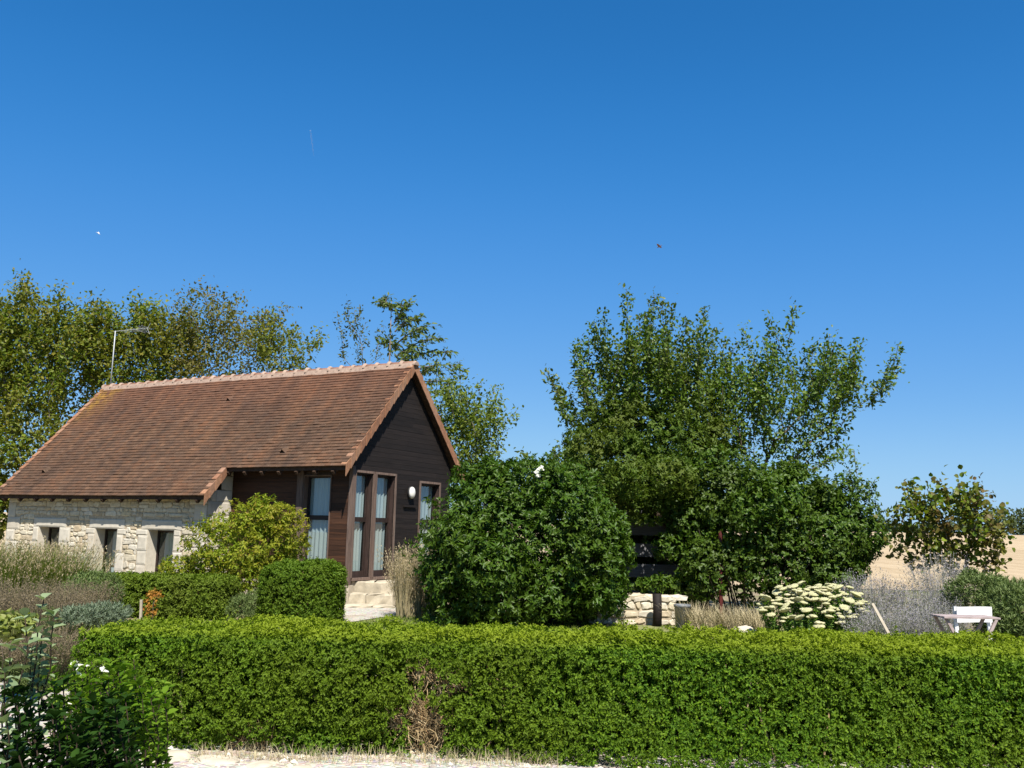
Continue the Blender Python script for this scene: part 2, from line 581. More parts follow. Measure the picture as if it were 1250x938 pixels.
t = NT('garden_earth')
p = t.pos()
n1 = t.noise(p, 0.9, 6); n2 = t.noise(p, 9, 6, 0.65); n3 = t.noise(p, 55, 3)
c = t.ramp(n2, [(0.3, (0.16, 0.12, 0.075)), (0.55, (0.30, 0.24, 0.15)), (0.75, (0.42, 0.36, 0.25))])
c = t.mix(t.ramp(n1, [(0.45, (0, 0, 0)), (0.6, (1, 1, 1))]), c, t.ramp(n3, [(0.3, (0.09, 0.12, 0.035)), (0.7, (0.22, 0.22, 0.08))]))
M['earth'] = t.out(t.bsdf(c, 0.95, 0.1, t.bump(n2, 0.6, 0.03)))

t = NT('pale_gravel')
p = t.pos()
vo = t.n('ShaderNodeTexVoronoi'); t.val(vo, Scale=26.0, Randomness=1.0); t.l(p, vo.inputs['Vector'])
n1 = t.noise(p, 1.6, 5); n2 = t.noise(p, 12, 5, 0.7)
c = t.mix(0.55, t.ramp(n2, [(0.3, (0.38, 0.31, 0.22)), (0.6, (0.56, 0.49, 0.38))]), vo.outputs['Color'], 'SOFT_LIGHT')
hs = t.n('ShaderNodeHueSaturation'); hs.inputs['Saturation'].default_value = 0.55; t.l(c, hs.inputs['Color'])
c = t.mix(t.ramp(n1, [(0.50, (0, 0, 0)), (0.72, (0.8, 0.8, 0.8))]), hs.outputs[0], (0.36, 0.26, 0.16))
hgt = t.math('ADD', t.math('MULTIPLY', vo.outputs['Distance'], -1.0), n2)
M['gravel'] = t.out(t.bsdf(c, 0.95, 0.15, t.bump(hgt, 0.8, 0.03)))

t = NT('stubble_field')
p = t.pos()
mp = t.n('ShaderNodeMapping'); mp.inputs['Scale'].default_value = (0.6, 0.08, 1); mp.inputs['Rotation'].default_value = (0, 0, 0.35); t.l(p, mp.inputs[0])
n1 = t.noise(mp.outputs[0], 1.2, 6, 0.6); n2 = t.noise(p, 7, 6, 0.7)
c = t.ramp(n1, [(0.38, (0.35, 0.255, 0.15)), (0.62, (0.56, 0.44, 0.29))])
c = t.mix(0.5, c, t.ramp(n2, [(0.35, (0.33, 0.24, 0.14)), (0.65, (0.58, 0.46, 0.30))]))
M['field'] = t.out(t.bsdf(c, 0.95, 0.05, t.bump(n2, 0.5, 0.05)))

gx = np.concatenate([np.linspace(-3000, -60, 12), np.linspace(-50, 60, 45), np.linspace(70, 3000, 12)])
gy = np.concatenate([np.linspace(-60, -4, 8), np.linspace(-2, 42, 45), np.linspace(48, 250, 36), np.linspace(300, 5000, 12)])
sheet('ground', gx, gy, M['earth'])
sheet('field', gx, gy[gy > 30], M['field'], 0.02)
sheet('gravel_path', np.linspace(-7, 6, 66), np.linspace(1.5, 7.6, 34), M['gravel'], 0.012, 3, 0.008)
sheet('planting_bed', np.linspace(-9, -3.0, 24), np.linspace(7.62, 12.5, 20), M['gravel'], 0.012, 5, 0.008)

# path of pale stone in front of the door, and the worn lawn beside it
def poly_sheet(name, pts, mat, z):
    me = bpy.data.meshes.new(name)
    me.from_pydata([(x, y, z) for x, y in pts], [], [tuple(range(len(pts)))])
    me.materials.append(mat)
    o = bpy.data.objects.new(name, me)
    COL.objects.link(o)
    return tag(o, kind='structure')
poly_sheet('stone_path', [(-4.2, 15.0), (-3.1, 15.2), (-2.75, 16.6), (-2.3, 17.8), (-1.7, 18.4), (-1.5, 19.6), (-2.4, 20.3), (-3.4, 20.2), (-3.7, 19.0), (-4.0, 17.0)], M['gravel'], 0.012)
t = NT('lawn')
n2 = t.noise(t.pos(), 40, 4); n1 = t.noise(t.pos(), 2.5, 4)
c = t.mix(t.ramp(n1, [(0.35, (0, 0, 0)), (0.65, (1, 1, 1))]), t.ramp(n2, [(0.3, (0.08, 0.12, 0.03)), (0.7, (0.18, 0.22, 0.07))]), (0.30, 0.28, 0.13))
M['lawn'] = t.out(t.bsdf(c, 0.95, 0.1, t.bump(n2, 0.6, 0.02)))
poly_sheet('lawn', [(-3.05, 14.4), (0.6, 14.2), (4.5, 14.6), (4.2, 17.3), (1.0, 17.3), (-0.6, 17.9), (-1.62, 18.3), (-2.22, 17.75), (-2.68, 16.6), (-3.0, 15.2)], M['lawn'], 0.016)

def blades(P, H, Wd, lean, rng, segs=3, curl=0.5, dirs=None):
    """grass blades: tapered bent strips"""
    N = len(P)
    a = rng.uniform(0, 2 * PI, N) if dirs is None else dirs
    o = np.stack([np.cos(a), np.sin(a), np.zeros(N)], 1)
    sd = np.stack([-np.sin(a + rng.normal(size=N) * 0.6), np.cos(a), np.zeros(N)], 1)
    H = np.broadcast_to(H, (N,)); lean = np.broadcast_to(lean, (N,)); Wd = np.broadcast_to(Wd, (N,))
    rows = []
    for i in range(segs + 1):
        f = i / segs
        q = P + o * (lean * H * (f * (1 - curl) + f * f * curl))[:, None] + np.array([0, 0, 1]) * (H * (f - 0.25 * lean * f * f))[:, None]
        wd = Wd * (1 - 0.85 * f) / 2
        rows += [q - sd * wd[:, None], q + sd * wd[:, None]]
    V = np.stack(rows, 1).reshape(-1, 3)
    k = 2 * (segs + 1)
    i0 = np.arange(N)[:, None] * k
    F = np.concatenate([i0 + np.array([[2 * i, 2 * i + 1, 2 * i + 3, 2 * i + 2]]) for i in range(segs)])
    tip = P + o * (lean * H)[:, None] + np.array([0, 0, 1]) * (H * (1 - 0.25 * lean))[:, None]
    return V, F, tip, o

# ================================================================== HOUSE  (local: x along ridge to the right, y away, z up)
HX, HY, HR = -3.354, 20.187, -math.radians(28.6)
house = thing('country_house', 'stone and dark timber country house with a steep brown tiled roof', 'house', (HX, HY, 0), HR)
XL, XS, YS = -10.5, -3.45, -0.72       # left end, stone/wood corner, stone front
RY, RZ, RS = 1.95, 5.45, 1.075         # ridge y, ridge z (tile plane), slope
def roofz(y): return RZ - abs(y - RY) * RS

# --- materials of the house
stone_cols = [(0.56, 0.48, 0.35), (0.64, 0.57, 0.44), (0.48, 0.38, 0.25), (0.68, 0.62, 0.50), (0.60, 0.50, 0.33), (0.54, 0.48, 0.38), (0.70, 0.64, 0.53)]
M['rubble'] = island_mat('rubble_stone', stone_cols, 0.92, 0.15, 11, 0.28, 0.5, [((0.30, 0.22, 0.13), 5.0, 0.60, 0.78)], 0.015)
M['ashlar'] = island_mat('dressed_stone', [(0.58, 0.52, 0.42), (0.63, 0.57, 0.47), (0.54, 0.47, 0.37)], 0.9, 0.15, 9, 0.15, 0.25, [((0.42, 0.36, 0.27), 4.0, 0.62, 0.8)])
M['mortar'] = plain('lime_mortar', (0.46, 0.38, 0.27), 0.95, 0.1, 0.35, 14, 0.5)
M['whitewash'] = plain('pale_plinth', (0.44, 0.38, 0.29), 0.93, 0.1, 0.22, 7, 0.4)
tile_cols = [(0.135, 0.077, 0.043), (0.152, 0.089, 0.052), (0.118, 0.070, 0.042), (0.17, 0.091, 0.050), (0.142, 0.088, 0.054), (0.124, 0.074, 0.045), (0.185, 0.11, 0.065), (0.148, 0.078, 0.042)]
t = NT('clay_tiles')
c = t.ramp(t.island(), [(i / 7, k) for i, k in enumerate(tile_cols)])
v = t.obj()
sep = t.n('ShaderNodeSeparateXYZ'); t.l(v, sep.inputs[0])
big = t.noise(v, 0.7, 4, 0.6)
c = t.mix(1.0, c, t.ramp(big, [(0.3, (0.55, 0.55, 0.58)), (0.7, (0.88, 0.82, 0.81))]), 'MULTIPLY')
redf = t.math('MULTIPLY', t.ramp(sep.outputs[2], [(0.0, (0, 0, 0)), (1.0, (1, 1, 1))]), 1.0)
mr = t.n('ShaderNodeMapRange'); t.val(mr, From_Min=3.9, From_Max=5.4); t.l(sep.outputs[2], mr.inputs[0])
c = t.mix(t.math('MULTIPLY', mr.outputs[0], 0.45), c, (0.16, 0.065, 0.038))
mpv = t.n('ShaderNodeMapping'); mpv.inputs['Scale'].default_value = (2.2, 0.22, 0.22); t.l(v, mpv.inputs[0])
stk = t.noise(mpv.outputs[0], 1.4, 5, 0.6)   # rain streaks down the slope
c = t.mix(1.0, c, t.ramp(stk, [(0.32, (0.74, 0.76, 0.80)), (0.5, (1, 1, 1)), (0.70, (1.28, 1.18, 1.06))]), 'MULTIPLY')
fine = t.noise(v, 30, 5, 0.7)
c = t.mix(1.0, c, t.ramp(fine, [(0.25, (0.7,) * 3), (0.75, (1.3,) * 3)]), 'MULTIPLY')
lich = t.ramp(t.noise(v, 42, 3), [(0.66, (0, 0, 0)), (0.74, (0.8,) * 3)])
c = t.mix(lich, c, (0.34, 0.26, 0.18))
dark = t.ramp(t.noise(v, 2.4, 5, 0.7), [(0.56, (0, 0, 0)), (0.75, (0.6,) * 3)])
c = t.mix(dark, c, (0.095, 0.062, 0.048))
# yellow lichen growing near the far end of the ridge
mx = t.n('ShaderNodeMapRange'); t.val(mx, From_Min=-9.5, From_Max=-10.4); t.l(sep.outputs[0], mx.inputs[0])
mz = t.n('ShaderNodeMapRange'); t.val(mz, From_Min=4.2, From_Max=5.2); t.l(sep.outputs[2], mz.inputs[0])
ly = t.math('MULTIPLY', t.math('MULTIPLY', mx.outputs[0], mz.outputs[0]), t.ramp(t.noise(v, 5, 5, 0.7), [(0.40, (0, 0, 0)), (0.6, (1, 1, 1))]))
c = t.mix(ly, c, (0.36, 0.20, 0.03))
M['tiles'] = t.out(t.bsdf(c, 0.85, 0.2, t.bump(fine, 0.3, 0.006)))
M['verge'] = island_mat('verge_clay', [(0.33, 0.16, 0.085), (0.27, 0.13, 0.075), (0.38, 0.20, 0.11), (0.30, 0.17, 0.11)], 0.85, 0.2, 14, 0.3, 0.2, [((0.42, 0.34, 0.25), 6.0, 0.64, 0.75)])
M['ridge'] = island_mat('ridge_clay', [(0.25, 0.125, 0.08), (0.29, 0.15, 0.10), (0.21, 0.105, 0.068), (0.32, 0.185, 0.13)], 0.85, 0.2, 14, 0.25, 0.2)
M['ridge_mortar'] = plain('ridge_mortar', (0.37, 0.265, 0.205), 0.95, 0.1, 0.25, 12, 0.4)
def wood(name, col, grain=(0.25, 3, 14), var=0.55, rough=0.75, streak=None):
    t = NT(name)
    mp = t.n('ShaderNodeMapping'); mp.inputs['Scale'].default_value = grain
    t.l(t.obj(), mp.inputs[0])
    f = t.noise(mp.outputs[0], 6, 6, 0.65)
    c = t.ramp(f, [(0.3, tuple(x * (1 - var) for x in col)), (0.7, tuple(x * (1 + var) for x in col))])
    g = t.ramp(t.island(), [(0, (0.65, 0.65, 0.65)), (1, (1.35, 1.35, 1.35))])
    c = t.mix(1.0, c, g, 'MULTIPLY')
    if streak:
        h = t.ramp(t.noise(mp.outputs[0], 2.2, 4, 0.6), [(0.55, (0, 0, 0)), (0.75, (0.8,) * 3)])
        c = t.mix(h, c, streak)
    return t.out(t.bsdf(c, rough, 0.25, t.bump(f, 0.35, 0.006)))
M['boards'] = wood('dark_boards', (0.015, 0.0105, 0.009), (2.0, 0.35, 12), 0.6, 0.75, (0.03, 0.0225, 0.0195))
M['boards_front'] = wood('dark_boards_front', (0.055, 0.024, 0.012), (0.35, 2.0, 12), 0.6, 0.75, (0.11, 0.042, 0.016))
M['weathered'] = wood('weathered_wood', (0.14, 0.095, 0.075), (9, 9, 0.5), 0.45, 0.85, (0.24, 0.19, 0.16))
M['frame'] = wood('brown_frame', (0.038, 0.024, 0.020), (5, 5, 0.6), 0.4, 0.55)
M['soffit'] = plain('soffit_wood', (0.06, 0.035, 0.022), 0.85, 0.2, 0.4, 9, 0.3)
t = NT('window_glass')
lwt = t.n('ShaderNodeLayerWeight'); frs = t.math('ADD', t.math('MULTIPLY', t.math('POWER', lwt.outputs['Facing'], 4.0), 0.9), 0.09)
gl = t.n('ShaderNodeBsdfGlossy'); gl.inputs['Roughness'].default_value = 0.015; gl.inputs['Color'].default_value = (0.9, 0.97, 1, 1)
tp = t.n('ShaderNodeBsdfTransparent'); tp.inputs[0].default_value = (0.66, 0.74, 0.74, 1)
mx = t.n('ShaderNodeMixShader'); t.l(frs, mx.inputs[0]); t.l(tp.outputs[0], mx.inputs[1]); t.l(gl.outputs[0], mx.inputs[2])
M['glass'] = t.out(mx.outputs[0])
t = NT('curtain')
b = t.bsdf((0.80, 0.82, 0.82), 0.9, 0.1)
tr = t.n('ShaderNodeBsdfTranslucent'); tr.inputs[0].default_value = (0.7, 0.72, 0.72, 1)
mx = t.n('ShaderNodeMixShader'); mx.inputs[0].default_value = 0.25; t.l(b, mx.inputs[1]); t.l(tr.outputs[0], mx.inputs[2])
M['curtain'] = t.out(mx.outputs[0])
M['inside'] = plain('interior_plaster', (0.30, 0.27, 0.23), 0.95, 0.1, 0.1, 4, 0)
M['dark'] = plain('dark_metal', (0.03, 0.03, 0.032), 0.5, 0.4, 0.2, 8, 0)
M['steel'] = plain('galvanised_steel', (0.45, 0.47, 0.48), 0.45, 0.5, 0.15, 12, 0)

def solve_open(lo, hi, openings):      # intervals of [lo,hi] not covered by openings
    segs = [(lo, hi)]
    for a, b in openings:
        ns = []
        for s0, s1 in segs:
            if b <= s0 or a >= s1: ns.append((s0, s1)); continue
            if a > s0: ns.append((s0, a))
            if b < s1: ns.append((b, s1))
        segs = ns
    return [(a, b) for a, b in segs if b - a > 0.012]

def wall_boxes(mb, a0, a1, z0, z1, ops, put):   # solid wall with rectangular openings (a0,a1,z0,z1)
    xs = sorted({a0, a1, *[o[0] for o in ops], *[o[1] for o in ops]})
    for p, q in zip(xs[:-1], xs[1:]):
        m = (p + q) / 2
        for s0, s1 in solve_open(z0, z1, [(o[2], o[3]) for o in ops if o[0] < m < o[1]]):
            put(mb, p, q, s0, s1)

# --- stone front wall: openings (x0,x1,z0,z1)
W_A = (-9.21, -8.41, 0.85, 1.47)
W_B = (-7.10, -6.32, 0.25, 1.47)
W_C = (-5.28, -4.43, 0.25, 1.47)
ops = [W_A, W_B, W_C]
mb = MB()
wall_boxes(mb, XL, XS, 0, 2.33, ops, lambda m, p, q, s0, s1: m.box((p, YS, s0), (q, YS + 0.5, s1)))
mb.hexa([(XS - 0.5, YS + 0.5, 0), (XS, YS + 0.5, 0), (XS, 0.3, 0), (XS - 0.5, 0.3, 0), (XS - 0.5, YS + 0.5, 2.33), (XS, YS + 0.5, 2.33), (XS, 0.3, 3.3), (XS - 0.5, 0.3, 3.3)])
mb.box((XL, YS + 0.5, 0), (XL + 0.5, 3.95, 2.85))
mb.add([(XL, -0.22, 2.85), (XL + 0.5, -0.22, 2.85), (XL + 0.5, 3.95, 2.85), (XL, 3.95, 2.85), (XL, RY, 5.2), (XL + 0.5, RY, 5.2)],
       [(0, 3, 4), (1, 5, 2), (0, 4, 5, 1), (3, 2, 5, 4)])
mb.box((XL + 0.5, 3.5, 0), (-0.1, 3.95, 3.15))
stone = mb.build('stone_wall', M['mortar'], house)

def stone_block(mb, x0, x1, z0, z1, y, rng, bulge=0.02, jit=0.012, cut=0.25, axis='y', gap=0.007):
    """one stone: irregular octagon with bulged face standing proud of the mortar"""
    x0 += gap; x1 -= gap; z0 += gap; z1 -= gap
    wx, wz = x1 - x0, z1 - z0
    if wx < 0.03 or wz < 0.03: return
    c = [rng.uniform(0.3, 1) * cut * min(wx, wz) for _ in range(8)]
    pts = [(x0 + c[0], z0), (x1 - c[1], z0), (x1, z0 + c[2]), (x1, z1 - c[3]), (x1 - c[4], z1), (x0 + c[5], z1), (x0, z1 - c[6]), (x0, z0 + c[7])]
    pts = [(a + rng.normal() * jit * 0.5, b + rng.normal() * jit * 0.5) for a, b in pts]
    cx, cz = (x0 + x1) / 2, (z0 + z1) / 2
    h = bulge * rng.uniform(0.5, 1.2)
    inn = [(cx + (a - cx) * 0.72, cz + (b - cz) * 0.72) for a, b in pts]
    V = [(a, y + 0.004, b) for a, b in pts] + [(a, y - h * 0.6, b) for a, b in pts] + [(a, y - h - rng.uniform(0, 0.006), b) for a, b in inn]
    if axis == 'x': V = [(p[1], p[0], p[2]) for p in V]       # face looks along +x: swap later
    F = []
    for r in range(2):
        for i in range(8):
            k = (i + 1) % 8
            F.append((r * 8 + i, r * 8 + k, r * 8 + 8 + k, r * 8 + 8 + i))
    F.append(tuple(range(16, 24)))
    mb.add(V, F)

rng = rs(11)
dress = []                             # dressed stones round the openings and at the corners
def jambs(o, lintel=0.22, wmin=0.18, wmax=0.42, left=True):
    x0, x1, z0, z1 = o
    dress.append((x0 - 0.22, x1 + 0.24, z1, z1 + lintel))
    z = z0 - 0.05
    while z < z1 - 0.05:
        h = min(rng.uniform(0.28, 0.5), z1 - z)
        if z1 - z - h < 0.12: h = z1 - z
        dress.append((x0 - rng.uniform(wmin, wmax), x0, z, z + h))
        dress.append((x1, x1 + rng.uniform(wmin, wmax), z, z + h))
        z += h
for o in ops: jambs(o)
z = 0.0
while z < 2.2:
    h = rng.uniform(0.25, 0.42)
    dress.append((XS - rng.uniform(0.3, 0.55), XS - 0.005, z, min(z + h, 2.27)))
    dress.append((XL + 0.005, XL + rng.uniform(0.3, 0.55), z, min(z + h, 2.27)))
    z += h
md = MB()
for d in dress: stone_block(md, *d, YS, rng, 0.022, 0.004, 0.05, gap=0.004)
md.build('dressed_stones', M['ashlar'], stone)
md = MB()
# dressed stones on the return face, raked top
z = 0.0
while z < 2.9:
    h = rng.uniform(0.26, 0.42)
    ymin = max(YS + 0.005, (z + h - 2.33) / 1.18 - 0.72 + 0.03)
    ys = [ymin]
    if -0.02 - ymin > 0.45: ys.append(ymin + rng.uniform(0.25, 0.5) * (-0.02 - ymin))
    ys.append(-0.01)
    for a, b in zip(ys[:-1], ys[1:]):
        if b - a > 0.05:
            tmp = MB()
            stone_block(tmp, a, b, z, z + h, 0, rng, 0.02, 0.006, 0.06, gap=0.005)
            V = tmp.V[0]
            V2 = np.stack([XS - V[:, 1], V[:, 0], V[:, 2]], 1)
            md.add(V2, [tuple(reversed(f)) for fs in tmp.F.values() for f in fs])
    z += h
md.build('corner_stones', M['ashlar'], stone)
mr_ = MB()
z = 0.0
while z < 2.28:
    h = rng.uniform(0.09, 0.19)
    x = XL
    zt = min(z + h, 2.3)
    blocked = [(d[0], d[1]) for d in dress if d[2] < zt - 0.01 and d[3] > z + 0.01] + [(o[0], o[1]) for o in ops if o[2] < zt and o[3] > z]
    for s0, s1 in solve_open(XL, XS, blocked):
        x = s0
        while x < s1 - 0.02:
            wd = rng.uniform(0.10, 0.42)
            if s1 - x - wd < 0.08: wd = s1 - x
            if rng.random() < 0.2 and zt - z > 0.14:
                zm = z + (zt - z) * rng.uniform(0.4, 0.6)
                stone_block(mr_, x, x + wd, z, zm, YS, rng, 0.018, 0.016, 0.45)
                stone_block(mr_, x, x + wd, zm, zt, YS, rng, 0.018, 0.016, 0.45)
            else:
                stone_block(mr_, x, x + wd, z + rng.normal() * 0.008, zt + rng.normal() * 0.008, YS, rng, 0.018, 0.02, 0.45)
            x += wd
    z = zt
mr_.build('rubble_stones', M['rubble'], stone)
# plinth under the timber corner
mb = MB()
mb.bbox((XS, 0.004, 0), (-0.16, 0.2, 0.44), 0.02)
mb.bbox((-0.16, -0.05, 0), (0.05, 0.16, 0.42), 0.025)
mb.box((-0.2, 0.16, 0), (0.0, 3.95, 0.5))
mb.build('plinth', M['whitewash'], house)

# --- timber walls
G1 = (0.11, 0.71, 0.57, 2.80)          # gable windows (y0,y1,z0,z1)
G2 = (0.85, 1.54, 0.57, 2.80)
G3 = (2.59, 3.40, 0.57, 2.70)
F1 = (-1.33, -0.56, 0.80, 2.74)        # recessed front window (x0,x1,z0,z1)
mb = MB()
for gops, zz in (((G1, G2, G3), 2.9),):
    wall_boxes(mb, 0.06, 3.9, 0.5, zz, list(gops), lambda m, p, q, s0, s1: m.box((-0.16, p, s0), (-0.022, q, s1)))
mb.add([(-0.16, -0.05, 2.9), (-0.022, -0.05, 2.9), (-0.022, 3.95, 2.9), (-0.16, 3.95, 2.9), (-0.16, RY, 5.22), (-0.022, RY, 5.22)],
       [(3, 2, 1, 0), (0, 4, 3), (1, 2, 5), (0, 1, 5, 4), (2, 3, 4, 5)])
wall_boxes(mb, XS, -0.16, 0.44, 3.05, [F1], lambda m, p, q, s0, s1: m.box((p, 0.022, s0), (q, 0.16, s1)))
twall = mb.build('timber_wall', M['frame'], house)
rng = rs(5)
mb = MB()
z = 0.5
while z < 5.25:                        # gable weatherboards
    h = 0.112
    zt = z + h
    lo = max(0.05, RY - (RZ - 0.20 - z) / RS); hi = min(3.9, RY + (RZ - 0.20 - z) / RS)
    lot = max(0.05, RY - (RZ - 0.20 - zt) / RS); hit = min(3.9, RY + (RZ - 0.20 - zt) / RS)
    blk = [(o[0], o[1]) for o in (G1, G2, G3) if o[2] < zt - 0.02 and o[3] > z + 0.02]
    segs = solve_open(lo, hi, blk)
    cuts = []
    for a, b in segs:
        if b - a > 1.6 and rng.random() < 0.6:
            m = rng.uniform(a + 0.5, b - 0.5)
            cuts += [(a, m - 0.002), (m + 0.002, b)]
        else: cuts.append((a, b))
    for a, b in cuts:
        a2, b2 = (max(a, lot) if a == lo else a), (min(b, hit) if b == hi else b)
        if b2 - a2 < 0.02: a2, b2 = (a + b) / 2 - 0.01, (a + b) / 2 + 0.01
        xo = rng.uniform(-0.002, 0.003); xi = xo
        dz = 0.0
        zg = zt - 0.004
        mb.hexa([(-0.022, a, z + dz), (xo, a, z + dz), (xo, b, z + dz), (-0.022, b, z + dz), (-0.022, a2, zg), (xi, a2, zg), (xi, b2, zg), (-0.022, b2, zg)])
    z = zt
mb.build('gable_boards', M['boards'], twall)
mb = MB()
z = 0.46
while z < 3.0:
    zt = z + 0.112
    blk = [(F1[0], F1[1])] if F1[2] < zt - 0.02 and F1[3] > z + 0.02 else []
    for a, b in solve_open(XS + 0.004, -0.06, blk):
        yo = rng.uniform(-0.001, 0.0008); yi = yo
        zg = zt - 0.004
        mb.hexa([(a, yo, z), (b, yo, z), (b, 0.022, z), (a, 0.022, z), (a, yi, zg), (b, yi, zg), (b, 0.022, zg), (a, 0.022, zg)])
    z = zt
mb.build('front_boards', M['boards_front'], twall)
mb = MB()
mb.box((-0.06, -0.035, 0.42), (0.03, 0.055, 2.93))                      # corner post
mb.box((-1.50, -0.035, 0.46), (F1[0] - 0.004, 0.02, 2.95))              # post beside the front window
mb.build('corner_post', M['weathered'], twall)
mb = MB()                              # purlin ends and rafters under the eaves
for x in np.arange(XL + 0.2, XS, 0.62): mb.bar((x, YS + 0.3, roofz(YS + 0.3) - 0.17), (x, -1.02, roofz(-1.02) - 0.15), 0.07, 0.09)
for x in np.arange(XS + 0.25, 0.0, 0.5): mb.bar((x, 0.3, roofz(0.3) - 0.17), (x, -0.42, roofz(-0.42) - 0.15), 0.07, 0.09)
mb.build('rafters', M['soffit'], house)

# --- windows
def win_gable(o, name='window', transom=1.80, depth=0.11):
    y0, y1, z0, z1 = o
    x = -depth
    mb = MB()
    fw = 0.06
    mb.box((x - 0.05, y0, z0), (x, y0 + fw, z1)); mb.box((x - 0.05, y1 - fw, z0), (x, y1, z1))
    mb.box((x - 0.05, y0 + fw, z1 - fw), (x, y1 - fw, z1)); mb.box((x - 0.05, y0 + fw, z0), (x, y1 - fw, z0 + 0.13))
    mb.box((x - 0.052, y0 + fw, transom - 0.05), (x + 0.012, y1 - fw, transom + 0.05))
    # lining of the reveal
    mb.box((x, y0 + 0.001, z0), (-0.024, y0 + 0.022, z1)); mb.box((x, y1 - 0.022, z0), (-0.024, y1 - 0.001, z1))
    mb.box((x, y0 + 0.022, z1 - 0.022), (-0.024, y1 - 0.022, z1 - 0.001)); mb.box((x, y0 + 0.022, z0 + 0.001), (-0.024, y1 - 0.022, z0 + 0.02))
    wn = mb.build(name, M['frame'], house)
    cs = MB()
    e = 0.05
    cs.box((-0.03, y0 - e, z0 - 0.002), (0.024, y0 - 0.001, z1 + e)); cs.box((-0.03, y1 + 0.001, z0 - 0.002), (0.024, y1 + e, z1 + e))
    cs.box((-0.03, y0 - 0.001, z1 + 0.001), (0.024, y1 + 0.001, z1 + e)); cs.box((-0.03, y0 - 0.001, z0 - 0.06), (0.05, y1 + 0.001, z0 - 0.001))
    cs.build('casing', M['weathered'], wn)
    g = MB()
    g.add([(x - 0.03, y0 + fw, z0 + 0.13), (x - 0.03, y1 - fw, z0 + 0.13), (x - 0.03, y1 - fw, transom - 0.05), (x - 0.03, y0 + fw, transom - 0.05)], [(0, 1, 2, 3)])
    g.add([(x - 0.03, y0 + fw, transom + 0.05), (x - 0.03, y1 - fw, transom + 0.05), (x - 0.03, y1 - fw, z1 - fw), (x - 0.03, y0 + fw, z1 - fw)], [(0, 1, 2, 3)])
    g.build('pane', M['glass'], wn)
    return wn
def curtain(parent, p0, p1, z0, z1, amp=0.018, waves=6, seed=0, gather=0.0):
    n, m = 60, 14
    u = np.linspace(0, 1, n); v = np.linspace(0, 1, m)
    U_, V_ = np.meshgrid(u, v)
    p0, p1 = np.array(p0, float), np.array(p1, float)
    d = p1 - p0
    nn = nrm(np.cross(np.append(d, 0), [0, 0, 1]))[:2]
    wv = amp * np.sin(U_ * waves * 2 * PI + seed + 0.6 * np.sin(V_ * 3 + seed)) + amp * 0.5 * np.sin(U_ * waves * 4.7 + V_ * 2)
    pull = 1 - gather * np.sin(np.clip(1 - V_, 0, 1) * PI * 0.5) * 0.35
    X = p0[0] + d[0] * U_ * pull + nn[0] * wv; Y = p0[1] + d[1] * U_ * pull + nn[1] * wv
    Z = z0 + (z1 - z0) * V_
    F = [(j * n + i, j * n + i + 1, (j + 1) * n + i + 1, (j + 1) * n + i) for j in range(m - 1) for i in range(n - 1)]
    return mesh_np('curtain', np.stack([X, Y, Z], -1).reshape(-1, 3), [np.array(F)], M['curtain'], parent, True)
for i, o in enumerate((G1, G2, G3)):
    wn = win_gable(o)
    curtain(wn, (-0.18, o[0] + 0.02), (-0.18, o[1] - 0.05), o[2] + 0.05, o[3] - 0.05, 0.012, 5, i, 0.15)
# middle post between the two tall gable windows
MB().box((-0.022, 0.762, 0.47), (0.045, 0.80, 2.80)).build('mullion_post', M['weathered'], twall)

# front window
x0, x1, z0, z1 = F1
dp, fw, tr_ = 0.12, 0.06, 1.82
mb = MB()
mb.box((x0, dp, z0), (x0 + fw, dp + 0.05, z1)); mb.box((x1 - fw, dp, z0), (x1, dp + 0.05, z1))
mb.box((x0 + fw, dp, z1 - fw), (x1 - fw, dp + 0.05, z1)); mb.box((x0 + fw, dp, z0), (x1 - fw, dp + 0.05, z0 + 0.08))
mb.box((x0 + fw, dp - 0.012, tr_ - 0.05), (x1 - fw, dp + 0.052, tr_ + 0.05))
wn = mb.build('window', M['frame'], house)
cs = MB()
cs.box((x0 + 0.001, -0.02, z0), (x0 + 0.022, dp, z1)); cs.box((x1 - 0.022, -0.02, z0), (x1 - 0.001, dp, z1))
cs.box((x0 + 0.022, -0.02, z1 - 0.022), (x1 - 0.022, dp, z1 - 0.001)); cs.box((x0 + 0.022, -0.04, z0 + 0.001), (x1 - 0.022, dp, z0 + 0.02))
cs.build('casing', M['weathered'], wn)
g = MB()
for a, b in ((z0 + 0.08, tr_ - 0.05), (tr_ + 0.05, z1 - fw)):
    g.add([(x0 + fw, dp + 0.03, a), (x1 - fw, dp + 0.03, a), (x1 - fw, dp + 0.03, b), (x0 + fw, dp + 0.03, b)], [(0, 1, 2, 3)])
g.build('pane', M['glass'], wn)
curtain(wn, (x0 + 0.03, dp + 0.09), (x1 - 0.03, dp + 0.09), z0 + 0.05, z1 - 0.05, 0.014, 6, 2, 0.1)
